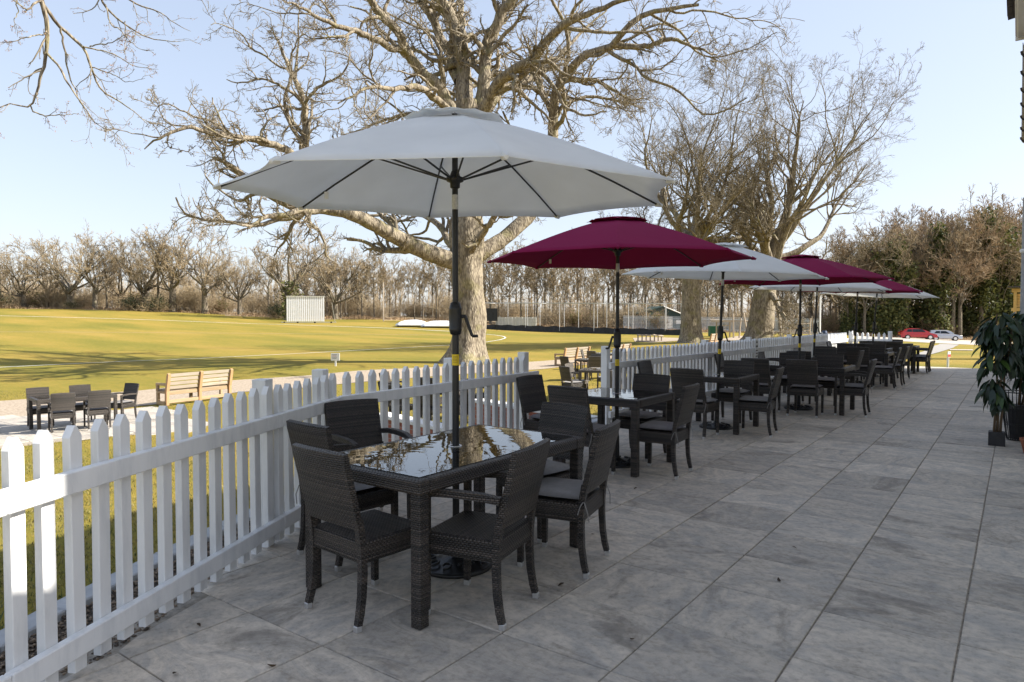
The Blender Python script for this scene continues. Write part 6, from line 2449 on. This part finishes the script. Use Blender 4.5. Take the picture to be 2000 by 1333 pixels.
# ================================================================== TIMBER BENCHES
def mk_bench(label):
    b = thing('timber_bench', label, 'bench', (0, 0, 0), 0, 'pale oak benches facing the field')
    Lb = 2.45
    for x_ in (-Lb / 2, 0, Lb / 2):                     # thick back posts leaning back (towards -y)
        bm = bmesh.new()
        prism(bm, [(-.30, .0), (-.20, .0), (-.21, .40), (-.315, .86), (-.36, .93), (-.42, .90), (-.405, .82), (-.315, .40)], x_ - .05, x_ + .05, 'X')
        fin(bm, 'back_post', M['bench_red'], b)
        fin(B((x_, .22, .19), (.09, .09, .38), .006), 'front_post', M['bench'], b)
        fin(B((x_, -.02, .37), (.085, .52, .07), .006), 'seat_bearer', M['bench'], b)
    for z_, y_ in ((.50, -.31), (.62, -.335), (.74, -.36), (.86, -.388)):
        for s in (-1, 1):
            fin(B((s * Lb / 4, y_ + .06, z_), (Lb / 2 - .105, .035, .095), .005, Matrix.Rotation(-.2, 3, 'X') if False else None), 'back_slat', M['slat'], b)
    for y_ in (-.15, -.02, .11, .24):
        fin(B((0, y_, .43), (Lb - .02, .115, .045), .005), 'seat_slat', M['slat'], b)
    for s in (-1, 1):
        fin(B((s * (Lb / 2 + .002), .0, .60), (.10, .56, .07), .012), 'arm', M['bench'], b)
        fin(B((s * (Lb / 2 + .001), .235, .49), (.085, .085, .2), .005), 'arm_post', M['bench'], b)
        fin(B((s * (Lb / 2 + .003), .0, .06), (.094, .50, .10), .01), 'side_sill', M['bench'], b)
    fin(B((0, -.25, .10), (Lb - .1, .06, .10), .006), 'back_sill', M['bench'], b)
    fin(B((0, -.22, .345), (Lb - .1, .045, .11), .006), 'back_apron', M['bench'], b)
    return b


l0, l1 = level(329, 794, -1.0), level(451, 779, -1.0)
dirb = math.atan2((l1 - l0)[1], (l1 - l0)[0])
Lb_ = np.linalg.norm((l1 - l0)[:2])
b1 = mk_bench('long pale oak bench seen from behind beside the lower patio at the left')
sc = Lb_ / 2.45
sc = min(max(sc, .8), 1.25)
b1.scale = (sc, min(sc, 1.05), 1.0)
mid = (l0 + l1) / 2
b1.location = (mid[0] - .28 * math.sin(dirb), mid[1] + .28 * math.cos(dirb), gz(mid[0], mid[1]) + .01)
b1.rotation_euler = (0, 0, dirb)
for (x0, y0, x1, y1, d0, lb) in [(1096, 713, 1136, 705, 34.0, 'pale oak bench beyond the gap in the fence, left of the pair'), (1194, 707, 1216, 700, 37.0, 'pale oak bench beyond the gap, half hidden by the maroon parasol pole'), (1381, 676, 1396, 674, 48.0, 'pale oak bench top showing over the long fence beside the left oak')]:
    a_ = at(x0, y0, d0)
    b_ = at(x1, y1, d0 + 1.6)
    an_ = math.atan2(b_[1] - a_[1], b_[0] - a_[0])
    m_ = (a_ + b_) / 2
    dup(b1, (m_[0], m_[1], gz(m_[0], m_[1])), an_, lb, None, (.95, 1.0, 1.0))

# small signs on posts
p = place(655, 716, 33)
sg = thing('field_sign', 'small white notice board on a post at the edge of the field', 'sign', p, FACE)
fin(B((0, .03, .28), (.07, .05, .58)), 'post', M['screen'], sg)
bd = fin(B((0, 0, .45), (.42, .03, .36), .004), 'board', M['sign'], sg)
for k in range(4):
    fin(B((-.04, -.017, .56 - k * .06), (.24 - .04 * (k % 2), .003, .018)), 'printed_line', M['redprint'] if k == 1 else M['ink'], bd)
p = level(1853, 716, -.03)
sg = thing('lawn_sign', 'small red and white sign on a short white post beyond the terrace end', 'sign', (p[0], p[1], gz(p[0], p[1])), FACE + .5)
fin(T([(0, .03, -.05), (0, .03, .33)], .032, 10), 'post', M['screen'], sg)
bd = fin(B((0, 0, .42), (.16, .02, .19), .003), 'board', M['sign'], sg)
fin(B((0, -.0115, .385), (.15, .002, .085)), 'red_panel', M['redprint'], bd)
fin(B((0, -.0115, .475), (.06, .002, .02)), 'printed_line', M['ink'], bd)


# ================================================================== CARS
def mk_car(label, paint, p, rz, roof, L_=4.25, H_=1.45, hatch=True):
    c = thing('parked_car', label, 'car', p, rz, 'cars parked along the gravel road')
    W_ = 1.76
    prof = roof
    # body: lower hull with arches cut as profile
    def arch(cx, n=8, r_=.35):
        return [(cx + r_ * math.cos(PI - PI * k / n), .30 + r_ * math.sin(PI * k / n) * 1.0) for k in range(n + 1)]
    low = [(-L_ / 2, .35), (-L_ / 2 + .08, .22)] + arch(-L_ / 2 + .78) + arch(L_ / 2 - .85) + [(L_ / 2 - .05, .24), (L_ / 2, .45)]
    up = [(L_ / 2 - .06, .66), (L_ / 2 - .5, .80), (L_ / 2 - 1.15, .93), (-L_ / 2 + .35, 1.00), (-L_ / 2 + .05, .95), (-L_ / 2 - .02, .7)]
    bm = bmesh.new()
    prism(bm, low + up, -W_ / 2, W_ / 2, 'Y')
    for v in bm.verts:
        if v.co.z > .75:
            v.co.y *= .94
        if abs(v.co.x) > L_ / 2 - .3:
            v.co.y *= .90
    fin(bm, 'body', M[paint], c)
    bm = bmesh.new()
    prism(bm, roof, -W_ / 2 + .08, W_ / 2 - .08, 'Y')
    for v in bm.verts:
        if v.co.z > 1.2:
            v.co.y *= .80
    cab = fin(bm, 'cabin', M[paint], c)
    zb, zt = .98, H_ - .11
    # side windows and screens as inset glass
    xs_ = [q[0] for q in roof]
    front, rear = max(xs_), min(xs_)
    for s in (-1, 1):
        bm = bmesh.new()
        y0, y1 = s * (W_ / 2 - .072), s * (W_ / 2 * .80 - .03)
        for xa, xb, xc, xd in ((rear + .45, rear + 1.15, rear + 1.15, rear + .72), (rear + 1.22, front - .50, front - .98, rear + 1.22)):
            vs2 = [bm.verts.new(q) for q in ((xa, y0, zb), (xb, y0, zb), (xc, y1 + s * .005, zt), (xd, y1 + s * .005, zt))]
            bm.faces.new(vs2)
        bmesh.ops.solidify(bm, geom=bm.faces[:], thickness=.015)
        fin(bm, 'side_window', M['carglass'], cab)
    bm = bmesh.new()
    bbox(bm, ((rear + .22), 0, 1.16), (.03, W_ * .72, .32), 0, Matrix.Rotation(.6, 3, 'Y'))
    fin(bm, 'rear_window', M['carglass'], cab)
    for x_ in (-L_ / 2 + .78, L_ / 2 - .85):
        for s in (-1, 1):
            wl = fin(T([(x_, s * (W_ / 2 - .18), .31), (x_, s * (W_ / 2 + .005), .31)], .31, 18), 'wheel', M['tyre'], c)
            fin(T([(x_, s * (W_ / 2 - .02), .31), (x_, s * (W_ / 2 + .02), .31)], .20, 14), 'rim', M['cap'], wl)
    for s in (-1, 1):
        fin(B((-L_ / 2 + .03, s * .66, .86), (.10, .26, .16), .02), 'tail_light', M['tail'], c)
        fin(B((L_ / 2 - .13, s * .62, .64), (.2, .28, .12), .02), 'headlight', M['cap'], c)
        fin(B((front - .75, s * (W_ / 2 + .06), 1.0), (.12, .16, .11), .02), 'mirror', M['black'], c)
    fin(B((-L_ / 2 - .005, 0, .42), (.10, 1.5, .24), .03), 'bumper', M['black'], c)
    fin(B((-L_ / 2 - .03, 0, .74), (.02, .5, .11)), 'number_plate', M['yellow'], c)
    return c


roofA = [(-1.98, .95), (1.30, .93), (.72, 1.22), (.05, 1.42), (-.60, 1.46), (-1.35, 1.36), (-1.85, 1.12)]
roofB = [(-1.85, .97), (.95, .95), (.55, 1.28), (.2, 1.42), (-1.2, 1.42), (-1.70, 1.36)]
p = place(1792, 664, 90)
mk_car('red hatchback parked on the gravel road beyond the terrace', 'redpaint', p, FACE - .30, roofA, 4.25, 1.46)
p = place(1846, 664, 93)
mk_car('silver white small car parked behind the red hatchback', 'silver', p, FACE - .45, roofB, 3.85, 1.42)
